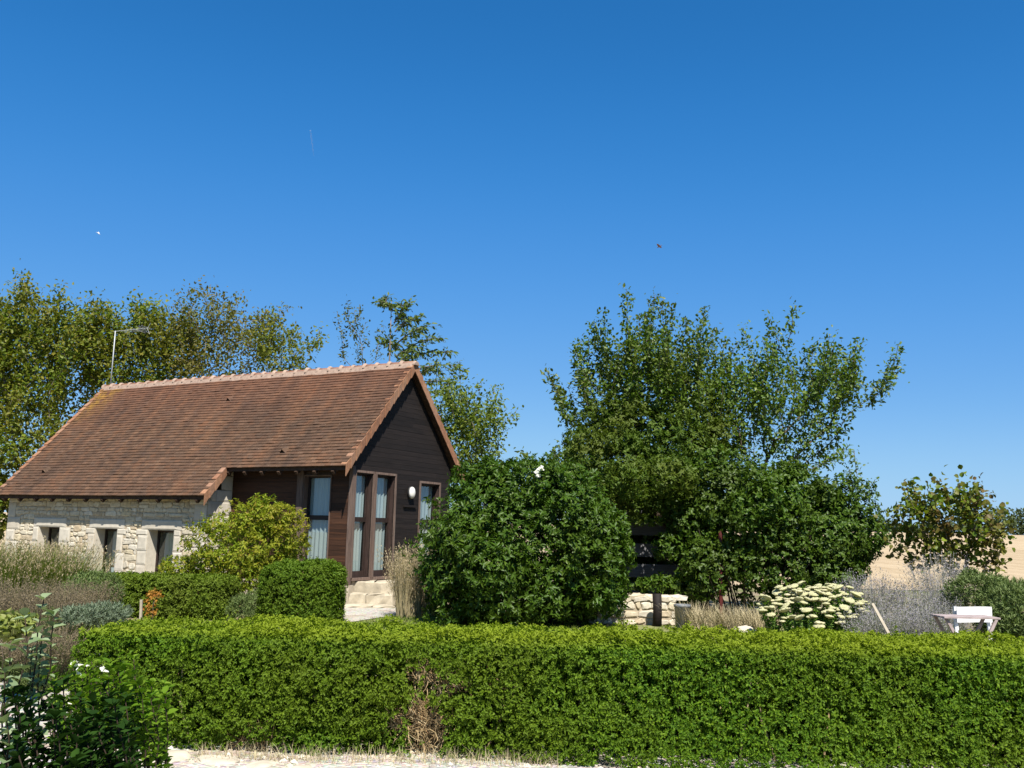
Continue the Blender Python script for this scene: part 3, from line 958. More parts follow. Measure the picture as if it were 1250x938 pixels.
# stone windows
def win_stone(o):
    x0, x1, z0, z1 = o
    y = YS + 0.27
    mb = MB()
    fw = 0.05
    mb.box((x0, y, z0), (x0 + fw, y + 0.05, z1)); mb.box((x1 - fw, y, z0), (x1, y + 0.05, z1))
    mb.box((x0 + fw, y, z1 - fw), (x1 - fw, y + 0.05, z1)); mb.box((x0 + fw, y, z0), (x1 - fw, y + 0.05, z0 + fw))
    if z1 - z0 > 0.9: mb.box((x0 + fw, y + 0.002, z0 + 0.30), (x1 - fw, y + 0.052, z0 + 0.35))
    wn = mb.build('window', M['frame'], house)
    MB().add([(x0 + fw, y + 0.03, z0 + fw), (x1 - fw, y + 0.03, z0 + fw), (x1 - fw, y + 0.03, z1 - fw), (x0 + fw, y + 0.03, z1 - fw)], [(0, 1, 2, 3)]).build('pane', M['glass'], wn)
    if z1 - z0 > 0.9:
        curtain(wn, (x0 + 0.12, y + 0.16), (x1 - 0.12, y + 0.16), z0 + 0.1, z1 - 0.08, 0.015, 4, x0)
for o in ops: win_stone(o)
for x0, x1, z0, z1 in ops:             # dressed sides, head and sill of the deep openings
    mb = MB()
    mb.box((x0 + 0.0005, YS + 0.002, z0 + 0.012), (x0 + 0.012, YS + 0.27, z1 - 0.012)); mb.box((x1 - 0.012, YS + 0.002, z0 + 0.012), (x1 - 0.0005, YS + 0.27, z1 - 0.012))
    mb.box((x0 + 0.0005, YS + 0.002, z1 - 0.0115), (x1 - 0.0005, YS + 0.27, z1 - 0.0005)); mb.box((x0 + 0.0005, YS + 0.002, z0 + 0.0005), (x1 - 0.0005, YS + 0.27, z0 + 0.0115))
    mb.build('opening_lining', M['ashlar'], stone)
# dim room behind the panes
mb = MB()
mb.box((XL + 0.55, 0.9, 0.02), (-0.9, 3.45, 2.9))
mb.build('interior', M['inside'], house)

# --- lamp and name board on the gable
lx = MB().lathe([(0.09, 0), (0.11, 0.01), (0.115, 0.05), (0.10, 0.055)], (0.012, 2.13, 2.45), 'x', 20, (1, 0.92, 1.3))
lp = lx.build('wall_lamp', M['dark'], house, True)
t = NT('opal_glass')
M['opal'] = t.out(t.bsdf((0.82, 0.80, 0.74), 0.25, 0.5))
MB().lathe([(0.105, 0.05), (0.104, 0.075), (0.092, 0.105), (0.065, 0.125), (0.02, 0.134)], (0.012, 2.13, 2.45), 'x', 20, (1, 0.92, 1.3)).build('lamp_shade', M['opal'], lp, True)
MB().box((0.014, 1.90, 2.115), (0.045, 2.38, 2.165)).build('shelf_board', M['boards'], house)

# --- roof
def tile_slope(mb, xa, xb, d0, d1, sgn, rng, wdt=0.165, expo=0.10):
    """flat tiles from eave distance d0 up to d1 (distances along slope measured down from the ridge)"""
    L = math.sqrt(1 + RS * RS)
    cs_, sn = 1 / L, RS / L            # y and z per metre of slope
    n = int((d0 - d1) / expo)
    V, F = [], []
    for k in range(n + 1):
        dn = d0 - k * expo             # lower edge
        du = max(dn - 0.24, 0.02)
        x = xa - (0.5 * wdt if k % 2 else 0) * 1.0
        while x < xb - 0.01:
            a, b = max(x + 0.0006, xa), min(x + wdt - 0.0006, xb)
            x += wdt
            if b - a < 0.02: continue
            j = rng.normal() * 0.002
            lift = 0.044 + abs(rng.normal()) * 0.004
            tilt = rng.normal() * 0.001
            pts = []
            for (dd, h) in ((dn + j, lift), (du, 0.010)):
                for xx, tt in ((a, tilt), (b, -tilt)):
                    sag = 0.02 * math.sin(xx * 0.9 + 1) * math.sin(dd * 0.8) 
                    y = RY - sgn * (dd * cs_ + (h + tt + sag) * sn)
                    z = RZ - dd * sn + (h + tt + sag) * cs_
                    pts.append((xx, y, z))
            dnv = np.array([0, sgn * sn * 0.022, -cs_ * 0.022])
            P = np.array(pts)
            Q = P + dnv
            # order: 0 low-left 1 low-right 2 up-left 3 up-right
            mb.add(np.concatenate([P, Q]), [(0, 1, 3, 2), (4, 5, 1, 0), (0, 2, 6, 4), (1, 5, 7, 3)])
LS = math.sqrt(1 + RS * RS)
dlow, dhigh = (RY + 1.06) * LS, (RY + 0.45) * LS
XE, XV = 0.16, -3.22                   # gable verge x, step verge x
rng = rs(21)
mb = MB()
def roof_slab(mb, xa, xb, ya, yb, th=0.09):
    P = []
    for off in (-th, 0.0):
        for x, y in ((xa, ya), (xb, ya), (xb, yb), (xa, yb)):
            P.append((x, y, roofz(y) + off - 0.004))
    mb.hexa(P)
roof_slab(mb, XL - 0.13, XV - 0.03, -1.03, RY)
roof_slab(mb, XV - 0.03, XE - 0.03, -0.42, RY)
roof_slab(mb, XL - 0.13, XE - 0.03, RY, 4.32)
roof = mb.build('roof', M['soffit'], house)
mb = MB()
tile_slope(mb, XL - 0.15, XV, dlow, dhigh + 0.02, 1, rng)
tile_slope(mb, XL - 0.15, XE, dhigh, 0.04, 1, rng)
tile_slope(mb, XL - 0.15, XE, (4.38 - RY) * LS, 0.04, -1, rng)
mb.build('roof_tiles', M['tiles'], roof)
# vent tiles
for vx, vd in ((-9.5, dlow - 0.85), (-5.0, 1.0), (-1.85, dhigh - 0.5)):
    y, z = RY - vd / LS, RZ - vd * RS / LS + 0.035
    mb = MB()
    mb.add([(vx - 0.09, y - 0.06, z - 0.06), (vx + 0.09, y - 0.06, z - 0.06), (vx, y - 0.10, z + 0.035), (vx - 0.09, y + 0.1, z + 0.1), (vx + 0.09, y + 0.1, z + 0.1), (vx, y + 0.08, z + 0.12)],
           [(0, 2, 5, 3), (2, 1, 4, 5)])
    mb.build('vent_tile', M['tiles'], roof)
# ridge: half-round tiles, each with a mortar collar
mb, mm = MB(), MB()
nR = 30
xs = np.linspace(XL - 0.14, XE, nR + 1)
def half(mb, xa, xb, ra, rb, zc, zz=0.0):
    V = []
    for x, r in ((xa, ra), (xb, rb)):
        for j in range(11):
            a = PI * j / 10
            V.append((x, RY - r * math.cos(a) * 1.05, zc + zz + r * math.sin(a)))
    F = [(j, j + 1, 12 + j, 11 + j) for j in range(10)] + [tuple(range(10, -1, -1)), tuple(range(11, 22))]
    mb.add(V, F)
for i in range(nR):
    dz = rng.normal() * 0.005
    half(mb, xs[i], xs[i + 1] + 0.01, 0.108, 0.10, RZ - 0.03, dz)
    half(mm, xs[i] - 0.01, xs[i] + 0.055, 0.134 + rng.uniform(-.012, .012), 0.108, RZ - 0.028, dz)
for s_ in (-1, 1):
    for i in range(nR):
        y1, y2 = RY + s_ * 0.10, RY + s_ * (0.150 + rng.uniform(-0.012, 0.012))
        za, zb = RZ + 0.02, roofz(y2) + 0.045
        mm.add([(xs[i], y1, za), (xs[i + 1], y1, za), (xs[i + 1], y2, zb), (xs[i], y2, zb), (xs[i], y2, zb - 0.03), (xs[i + 1], y2, zb - 0.03)], [(0, 1, 2, 3) if s_ > 0 else (3, 2, 1, 0), (3, 2, 5, 4)])
half(mm, XE - 0.01, XE + 0.05, 0.11, 0.09, RZ - 0.03)
mb.build('ridge_tiles', M['ridge'], roof, True)
mm.build('ridge_mortar', M['ridge_mortar'], roof)
# verges: lapped L-shaped clay tiles
def verge(x, ya, yb, side, drop=0.185):
    mb = MB()
    n = int(round(abs(yb - ya) * LS / 0.235))
    for i in range(n):
        p, q = ya + (yb - ya) * i / n, ya + (yb - ya) * (i + 1.08) / n       # from the eave up
        zp, zq = roofz(p), roofz(q)
        if q > RY > p or p > RY > q: q = RY; zq = RZ
        hp, hq = 0.078 + rng.normal() * .005, 0.045
        ox = side * (0.012 + rng.uniform(0, 0.006))
        xo, xi = x + ox + side * 0.006 , x - side * 0.13
        xo2 = x + side * 0.002
        mb.hexa([(xi, p, zp + hp - 0.02), (xo, p, zp + hp - 0.02), (xo2, q, zq + hq - 0.02), (xi, q, zq + hq - 0.02), (xi, p, zp + hp), (xo, p, zp + hp), (xo2, q, zq + hq), (xi, q, zq + hq)] if side > 0 else
                [(xo, p, zp + hp - 0.02), (xi, p, zp + hp - 0.02), (xi, q, zq + hq - 0.02), (xo2, q, zq + hq - 0.02), (xo, p, zp + hp), (xi, p, zp + hp), (xi, q, zq + hq), (xo2, q, zq + hq)])
        a, b = (xo - side * 0.018, xo) , (xo2 - side * 0.018, xo2)
        mb.hexa([(a[0], p, zp - drop), (a[1], p, zp - drop), (b[1], q, zq - drop + 0.02), (b[0], q, zq - drop + 0.02), (a[0], p, zp + hp - 0.021), (a[1], p, zp + hp - 0.021), (b[1], q, zq + hq - 0.021), (b[0], q, zq + hq - 0.021)])
    mb.build('verge_tiles', M['verge'], roof)
verge(XE, -0.455, RY, 1)
verge(XE, 4.385, RY, 1)
verge(XV, -1.065, -0.44, 1)
verge(XL - 0.15, -1.065, RY, -1)

# --- aerial on the ridge
ant = MB().tube([(-10.42, RY, RZ - 0.1), (-10.42, RY, RZ + 1.66)], 0.016, 8).build('tv_aerial', M['steel'], house, True)
cr, sr = math.cos(-HR), math.sin(-HR)
def wdir(x, y): return np.array([x * cr - y * sr, x * sr + y * cr, 0])   # world xy direction in house axes
mb = MB()
top = np.array([-10.42, RY, RZ + 1.62])
bx = wdir(1, 0.0); el = wdir(0.25, 0.97)
mb.tube([top - bx * 0.05 + [0, 0, 0.02], top + bx * 0.95 + [0, 0, 0.15]], 0.006, 6)
for k in range(9):
    c_ = top + bx * (0.22 + 0.085 * k) + np.array([0, 0, 0.025 + 0.0115 * k])
    hl = 0.16 + 0.012 * k
    for dz in (-0.05, 0.05) if k > 5 else (0,):
        mb.tube([c_ - el * hl + [0, 0, dz], c_ + el * hl + [0, 0, dz]], 0.0035, 5)
for dz in (-0.16, 0.16):
    mb.tube([top + bx * 0.92 + [0, 0, 0.13], top + bx * 1.0 + [0, 0, 0.13 + dz]], 0.005, 5)
mb.build('aerial_elements', M['steel'], ant)

# --- steps at the glazed door
M['step_stone'] = plain('step_stone', (0.46, 0.40, 0.30), 0.93, 0.1, 0.3, 5, 0.6)
sx_ = float(at(428, 720, 20.3)[0])
st = thing('stone_steps', 'worn pale stone steps below the tall gable windows', 'steps', (sx_, 20.3, 0), 0.02)
def rock_box(mb, a, b, rng, j=0.012, n=4):
    x0, y0, z0 = a; x1, y1, z1 = b
    X = np.linspace(x0, x1, n); 
    P = []
    for z, e in ((z0, 0), (z1 - 0.02, 0), (z1, 0.02)):
        ring = [(x, y0 + e) for x in np.linspace(x0 + e, x1 - e, n)] + [(x1 - e, y) for y in np.linspace(y0 + e, y1 - e, n)[1:]] + [(x, y1 - e) for x in np.linspace(x1 - e, x0 + e, n)[1:]] + [(x0 + e, y) for y in np.linspace(y1 - e, y0 + e, n)[1:-1]]
        P += [(x + rng.normal() * j, y + rng.normal() * j, z + (rng.normal() * j * 0.6 if z > z0 else 0)) for x, y in ring]
    m = len(ring)
    F = [(r * m + i, r * m + (i + 1) % m, (r + 1) * m + (i + 1) % m, (r + 1) * m + i) for r in range(2) for i in range(m)]
    F.append(tuple(range(2 * m, 3 * m)))
    mb.add(P, F)
rng = rs(31)
for (xa, xb, yf, yb, zt) in ((0.03, 0.47, 0.10, 0.75, 0.50), (0.485, 0.92, 0.12, 1.2, 0.49), (0.0, 0.36, -0.20, 0.09, 0.265), (0.375, 0.90, -0.22, 0.10, 0.255), (-0.05, 0.52, -0.62, -0.225, 0.06), (0.54, 0.98, -0.60, -0.235, 0.055)):
    mb = MB()
    rock_box(mb, (xa, yf, 0), (xb, yb, zt), rng, 0.014)
    mb.build('step', M['step_stone'], st)
mb = MB(); rock_box(mb, (0.94, -0.1, 0), (1.10, 0.3, 0.44), rng, 0.025); mb.build('side_stone', M['step_stone'], st)

# ================================================================== HEDGES
def hedge(name, label, x0, x1, yf, yb, zt, n, L, W, mat, seed, hollows=(), rz=0.0, loc=(0, 0), k=5, rnd=0.12, amp=0.035, core=True, bulge=0.05, gaps=0.8, stray=0.006, skirt=0.0):
    """clipped hedge: leafy sprigs on the skin of a rounded block; local frame at its base"""
    rng = rs(seed)
    t = thing(name, label, 'hedge', (loc[0], loc[1], 0), rz)
    lx, ly, lz = x1 - x0, yb - yf, zt
    areas = np.array([lx * lz, lx * ly, ly * lz, ly * lz, lx * lz * 0.6])
    cnt = (areas / areas.sum() * n).astype(int)
    P, O = [], []
    def q(a, b, m): return rng.uniform(a, b, m)
    m = cnt[0]; zz = q(0, lz, m); P.append(np.stack([q(x0, x1, m), np.full(m, yf), zz], 1)); O.append(np.tile([0, -1, 0], (m, 1)))
    m = cnt[1]; P.append(np.stack([q(x0, x1, m), q(yf, yb, m), np.full(m, lz)], 1)); O.append(np.tile([0, 0, 1], (m, 1)))
    for xx, sg, m in ((x0, -1, cnt[2]), (x1, 1, cnt[3])):
        P.append(np.stack([np.full(m, xx), q(yf, yb, m), q(0, lz, m)], 1)); O.append(np.tile([sg, 0, 0], (m, 1)))
    m = cnt[4]; P.append(np.stack([q(x0, x1, m), np.full(m, yb), q(0, lz, m)], 1)); O.append(np.tile([0, 1, 0], (m, 1)))
    P, O = np.concatenate(P), np.concatenate(O).astype(float)
    # round the edges
    cl = np.stack([np.clip(P[:, 0], x0 + rnd, x1 - rnd), np.clip(P[:, 1], yf + rnd, yb - rnd), np.clip(P[:, 2], -5, lz - rnd)], 1)
    dv = P - cl
    ln = np.linalg.norm(dv, axis=1, keepdims=True)
    O = np.where(ln > 1e-6, dv / np.maximum(ln, 1e-6), O)
    P = cl + O * np.minimum(ln, rnd)
    P[:, 1] -= bulge * np.sin(np.clip(P[:, 2] / lz, 0, 1) * PI) * (O[:, 1] < -0.3)
    P[:, 1] -= skirt * np.clip(P[:, 0] - 0.0, 0, 1) * np.clip(1 - P[:, 2] / (0.6 * lz), 0, 1) * (O[:, 1] < -0.3)
    off = amp * vnoise(P, 2.3, seed) + amp * 0.8 * vnoise(P, 6.5, seed + 1) + amp * 0.75 * vnoise(P, 14, seed + 2)
    dep = np.where(rng.random(len(P)) < 0.45, rng.uniform(0.02, 0.14, len(P)), rng.uniform(-0.012, 0.025, len(P)))
    P = P + O * (off - dep)[:, None]
    gap = vnoise(P, 12, seed + 4) + 0.5 * vnoise(P, 25, seed + 5)
    keep = (P[:, 2] > 0.02) & ~((gap < -0.16) & (dep < 0.03) & (rng.random(len(P)) < gaps))
    for hx, hz, hw, hh, hd in hollows:  # bald, dried-out places
        e = ((P[:, 0] - hx) / hw) ** 2 + ((P[:, 2] - hz) / hh) ** 2 + 0.5 * vnoise(P, 7, seed + 9)
        keep &= ~((e < 1) & (P[:, 1] < yf + 0.35) & (rng.random(len(P)) < hd))
    P, O = P[keep], O[keep]
    nf = int(n * 0.22)                 # leaves deeper inside keep the hedge from being seen through
    I = np.stack([q(x0 + 0.08, x1 - 0.08, nf), q(yf + 0.16, yb - 0.1, nf), q(0.02, lz - 0.1, nf)], 1)
    for hx, hz, hw, hh, hd in hollows:
        e = ((I[:, 0] - hx) / hw) ** 2 + ((I[:, 2] - hz) / hh) ** 2
        I = I[~((e < 1) & (I[:, 1] < yf + 0.4))]
    m = int(n * stray)
    S = rng.integers(0, len(P), m)
    PS = P[S] + (O[S] * 0.6 + np.array([0, 0, 0.5])) * rng.uniform(0.01, 0.055, (m, 1))
    P = np.concatenate([P, PS]); O = np.concatenate([O, nrm(O[S] + [0, 0, 0.8])])
    VI, FI = sprigs(I, rand_unit(rng, len(I)), 4, L * 2.4, W * 2.6, rng, th=(30, 90), spread=0.4)
    A = nrm(O + rng.normal(size=O.shape) * 0.5 + np.array([0, -0.05, 0.35]))
    V, F = sprigs(P, A, k, L, W, rng, th=(35, 88), spread=0.35, droop=0.08)
    V, F = join([(V, F), (VI, FI)])
    mesh_np('foliage', V, [F], mat, t)
    if core:
        mb = MB()
        m = min(160, int(len(P) / 220))
        for i in range(m):
            x = rng.uniform(x0 + 0.1, x1 - 0.1); y = rng.uniform(yf + 0.2, yb - 0.15)
            p0 = np.array([x, y, 0]); p1 = p0 + np.array([rng.normal() * 0.12, rng.normal() * 0.12, lz * rng.uniform(0.6, 0.93)])
            mb.tube([p0, (p0 + p1) / 2 + rng.normal(size=3) * 0.04, p1], [0.011, 0.008, 0.004], 4, False)
        for hx, hz, hw, hh, hd in hollows:
            for i in range(int(900 * hw * hh / 0.06)):
                p0 = np.array([hx + rng.normal() * hw * 0.5, yf + rng.uniform(0.06, 0.3), max(0.0, hz + rng.normal() * hh * 0.45)])
                d = nrm(np.array([rng.normal() * 0.5, -0.25 + rng.normal() * 0.35, rng.normal() * 0.7 + 0.25])) * rng.uniform(0.06, 0.2)
                mb.tube([p0, p0 + d * 0.5 + rng.normal(size=3) * 0.012, p0 + d], [0.0032, 0.0025, 0.001], 3, False)
        mb.build('twigs', M['dry_twig'], t)
    return t

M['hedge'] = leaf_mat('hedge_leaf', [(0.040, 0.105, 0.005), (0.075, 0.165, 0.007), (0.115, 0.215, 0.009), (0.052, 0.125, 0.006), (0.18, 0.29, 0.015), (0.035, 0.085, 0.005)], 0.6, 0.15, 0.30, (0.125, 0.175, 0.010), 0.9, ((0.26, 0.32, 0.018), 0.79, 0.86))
M['hedge2'] = leaf_mat('low_hedge_leaf', [(0.08, 0.135, 0.010), (0.12, 0.18, 0.013), (0.165, 0.23, 0.020)], 0.6, 0.15, 0.25, (0.13, 0.165, 0.018), 1.5)
M['cube'] = leaf_mat('cube_leaf', [(0.06, 0.125, 0.007), (0.095, 0.165, 0.009), (0.13, 0.20, 0.014)], 0.6, 0.15, 0.25, (0.10, 0.15, 0.010), 1.5)
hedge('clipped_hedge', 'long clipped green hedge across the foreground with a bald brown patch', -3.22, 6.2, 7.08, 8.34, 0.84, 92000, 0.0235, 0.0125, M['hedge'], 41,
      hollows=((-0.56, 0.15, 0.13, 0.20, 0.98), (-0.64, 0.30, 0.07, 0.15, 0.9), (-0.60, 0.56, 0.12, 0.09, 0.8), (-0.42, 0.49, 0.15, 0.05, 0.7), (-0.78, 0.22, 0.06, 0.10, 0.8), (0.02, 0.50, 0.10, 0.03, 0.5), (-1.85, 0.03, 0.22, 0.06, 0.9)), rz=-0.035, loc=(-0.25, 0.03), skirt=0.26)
c0 = at(205, 705, 16.9)
hedge('clipped_hedge', 'low dull green clipped hedge standing before the stone wall', -1.25, 1.12, -0.45, 0.45, 0.70, 11000, 0.04, 0.02, M['hedge2'], 42, loc=(c0[0], 17.1), rz=-0.05)
c0 = at(369, 700, 16.3)
hedge('clipped_shrub', 'box shaped clipped shrub in front of the timber wall', -0.63, 0.63, -0.55, 0.6, 1.02, 9500, 0.036, 0.019, M['cube'], 43, loc=(c0[0], 16.4), rz=-0.12, rnd=0.3)

# ================================================================== SHRUBS BY THE HOUSE
M['laurel'] = leaf_mat('laurel_leaf', [(0.032, 0.075, 0.006), (0.048, 0.105, 0.008), (0.068, 0.13, 0.010), (0.038, 0.085, 0.007), (0.11, 0.165, 0.018)], 0.42, 0.2, 0.24, (0.075, 0.125, 0.012), 1.0)
lb = [blob_px(632, 668, 17.0, 118, 98, 1.45), blob_px(570, 695, 16.7, 54, 72, 1.0), blob_px(712, 690, 17.0, 52, 72, 1.1), blob_px(598, 622, 17.0, 40, 48, 0.9), blob_px(640, 600, 17.1, 52, 42, 0.9), blob_px(690, 632, 17.2, 52, 56, 0.9), blob_px(632, 720, 16.9, 112, 50, 1.3), blob_px(566, 590, 17.3, 16, 24, 0.4), blob_px(738, 652, 17.1, 28, 34, 0.5)]
lau = bush('laurel_bush', 'large glossy dark green bush at the right end of the house', 'bush', lb, 8200, 7, 0.088, 0.034, M['laurel'], 51, inner=0.3, rough=0.24, up=0.5, th=(35, 85), droop=0.2)
M['petal_white'] = leaf_mat('white_petal', [(0.82, 0.80, 0.76), (0.85, 0.84, 0.82), (0.78, 0.74, 0.70)], 0.6, 0.2, 0.3)
def blossom(name, parent, P, rng, r=0.06, k=6, mat=None):
    P = np.asarray(P, float)
    A = nrm(np.tile([0, -0.7, 0.6], (len(P), 1)) + rng.normal(size=(len(P), 3)) * 0.3)
    V, F = sprigs(P, A, k, r, r * 0.75, rng, th=(40, 85), spread=0.05, shape='round', droop=0.1)
    return mesh_np(name, V, [F], mat or M['petal_white'], parent)
rng = rs(52)
o_ = np.array(lau.location)
blossom('flower_cluster', lau, [at(657, 577, 16.0) - o_ + rng.normal(size=3) * [0.045, 0.04, 0.05] for _ in range(6)], rng, 0.048)

M['nandina'] = leaf_mat('nandina_leaf', [(0.17, 0.25, 0.014), (0.24, 0.32, 0.018), (0.32, 0.36, 0.028), (0.13, 0.21, 0.014), (0.34, 0.24, 0.03)], 0.55, 0.2, 0.36, (0.31, 0.27, 0.025), 1.4)
nb = [blob_px(302, 668, 18.2, 60, 38, 0.75), blob_px(330, 632, 18.2, 34, 26, 0.5), blob_px(262, 668, 18.2, 28, 28, 0.5), blob_px(292, 700, 18.0, 44, 32, 0.6), blob_px(350, 650, 18.1, 26, 24, 0.4), blob_px(312, 640, 18.2, 30, 26, 0.5)]
bush('yellow_green_shrub', 'loose yellow green shrub with orange tips growing against the house front', 'shrub', nb, 2500, 6, 0.06, 0.026, M['nandina'], 53, inner=0.35, rough=0.5, nscale=2.6, up=0.3, stems=16, lump=9)
mb_ = [blob_px(222, 697, 18.6, 26, 16, 0.4), blob_px(250, 690, 18.6, 20, 18, 0.35)]
bush('yellow_green_shrub', 'low mound of yellow green foliage below the right stone window', 'shrub', mb_, 700, 6, 0.05, 0.02, M['nandina'], 54, inner=0.3, rough=0.2, stems=5)
M['silver'] = leaf_mat('silver_leaf', [(0.11, 0.155, 0.09), (0.16, 0.205, 0.13), (0.22, 0.265, 0.18)], 0.7, 0.15, 0.2)
M['rosemary'] = leaf_mat('rosemary_leaf', [(0.09, 0.14, 0.035), (0.13, 0.18, 0.05), (0.18, 0.23, 0.08)], 0.6, 0.2, 0.2)
M['bright'] = leaf_mat('bright_leaf', [(0.05, 0.15, 0.02), (0.08, 0.2, 0.03)], 0.45, 0.3, 0.3)
bush('ground_shrub', 'small grey green rosemary like shrub left of the box shaped shrub', 'shrub', [blob_px(305, 745, 16.6, 24, 16, 0.35), blob_px(318, 738, 16.8, 16, 20, 0.3)], 900, 6, 0.045, 0.009, M['rosemary'], 55, stems=5, th=(15, 60))
M['orange'] = leaf_mat('orange_leaf', [(0.38, 0.17, 0.02), (0.45, 0.24, 0.04), (0.32, 0.12, 0.02), (0.30, 0.22, 0.05)], 0.6, 0.2, 0.3)
bush('orange_shrub', 'tiny orange leaved shrub in front of the low hedge', 'shrub', [blob_px(185, 737, 15.4, 8, 17, 0.12), blob_px(190, 728, 15.4, 6, 9, 0.1)], 48, 5, 0.042, 0.027, M['orange'], 56, stems=4, stem_r=0.006, rough=0.3)
pp = at(172, 760, 15.0)
tag(MB().bar((pp[0], 15.0, 0), (pp[0] - 0.02, 15.0, 0.45), 0.035, 0.035, (0, 1, 0)).build('marker_post', M['whitewash']), 'short grey white post beside the tiny orange shrub', 'post')

# ------------------------------------------------------------------ grasses and lavenders on the left
M['straw'] = island_mat('straw', [(0.44, 0.36, 0.20), (0.55, 0.46, 0.28), (0.36, 0.30, 0.15), (0.50, 0.43, 0.28)], 0.85, 0.15, 20, 0.15, 0)
M['grass_green'] = leaf_mat('grass_blade', [(0.12, 0.19, 0.02), (0.17, 0.24, 0.03), (0.24, 0.28, 0.055)], 0.55, 0.25, 0.25)
M['plume'] = leaf_mat('seed_plume', [(0.46, 0.37, 0.24), (0.56, 0.46, 0.31), (0.38, 0.29, 0.18)], 0.85, 0.1, 0.3)
def grass_clump(name, label, spots, H, n, mat, seed, lean=(0.15, 0.7), wd=0.012, plume=0, plume_len=0.16, cat='grass clump', pm='plume', psize=0.02, up=1.0):
    rng = rs(seed)
    c = np.mean(np.array(spots)[:, :2], axis=0)
    t = thing(name, label, cat, (c[0], c[1], 0))
    Vs, Fs, o = [], [], 0
    PV = []
    for (x, y, r) in spots:
        a = rng.uniform(0, 2 * PI, n); rr = r * np.sqrt(rng.random(n))
        P = np.stack([x - c[0] + rr * np.cos(a), y - c[1] + rr * np.sin(a), np.zeros(n)], 1)
        V, F, tip, od = blades(P, H * rng.uniform(0.6, 1.1, n), wd * rng.uniform(0.7, 1.3, n), rng.uniform(*lean, n), rng, 3, 0.6, a + rng.normal(size=n) * 0.7)
        Vs.append(V); Fs.append(F + o); o += len(V)
        if plume:
            sel = rng.choice(n, int(n * plume), replace=False)
            m = 9
            f = rng.uniform(-1, 0.25, (len(sel), m, 1)) * plume_len
            ax = nrm(od[sel] * 0.35 + np.array([0, 0, 1]))
            pp_ = (tip[sel][:, None] + ax[:, None] * f).reshape(-1, 3)
            d = nrm(np.repeat(ax, m, 0) + rand_unit(rng, len(pp_)) * 0.7)
            PV.append(leaf_geo(pp_, d, rand_unit(rng, len(pp_)), psize * 2.2 * rng.uniform(0.6, 1.2, len(pp_)), psize * 0.6))
    mesh_np('blades', np.concatenate(Vs), [np.concatenate(Fs)], mat, t)
    if plume:
        V, F = join(PV)
        mesh_np('plumes', V, [F], M[pm], t)
    return t
def G0(px, Y): 
    q = at(px, 700, Y)
    return (q[0], Y)
sp = [(*G0(10, 16.6), 0.35), (*G0(45, 16.8), 0.35), (*G0(78, 17.0), 0.3), (*G0(-22, 16.4), 0.35)]
grass_clump('feather_grass', 'tall feathery grass with beige plumes before the stone wall', sp, 1.22, 900, M['grass_green'], 61, (0.05, 0.6), 0.016, 0.4, 0.22, psize=0.024)
sp = [(*G0(505, 18.0), 0.20), (*G0(520, 18.2), 0.2), (*G0(494, 17.8), 0.12)]
grass_clump('feather_grass', 'pale straw coloured grass tuft between the stone steps and the large bush', sp, 1.25, 380, M['straw'], 62, (0.03, 0.42), 0.010, 0.55, 0.35, psize=0.022)

M['lav_stem'] = island_mat('lavender_stem', [(0.17, 0.14, 0.09), (0.23, 0.18, 0.12), (0.13, 0.12, 0.07), (0.27, 0.22, 0.15)], 0.9, 0.1, 20, 0.15, 0)
M['lav_head'] = leaf_mat('faded_lavender', [(0.20, 0.155, 0.09), (0.27, 0.215, 0.13), (0.15, 0.12, 0.07), (0.24, 0.19, 0.145)], 0.9, 0.1, 0.2)
M['lav_leaf'] = leaf_mat('lavender_leaf', [(0.08, 0.12, 0.03), (0.12, 0.16, 0.045), (0.16, 0.2, 0.07)], 0.7, 0.15, 0.2)
M['sage_head'] = leaf_mat('russian_sage_flower', [(0.30, 0.27, 0.33), (0.38, 0.35, 0.41), (0.24, 0.22, 0.25), (0.42, 0.40, 0.38), (0.34, 0.33, 0.24)], 0.9, 0.1, 0.25)
M['sage_stem'] = island_mat('russian_sage_stem', [(0.30, 0.30, 0.26), (0.38, 0.37, 0.32), (0.22, 0.25, 0.17)], 0.9, 0.1, 20, 0.15, 0)
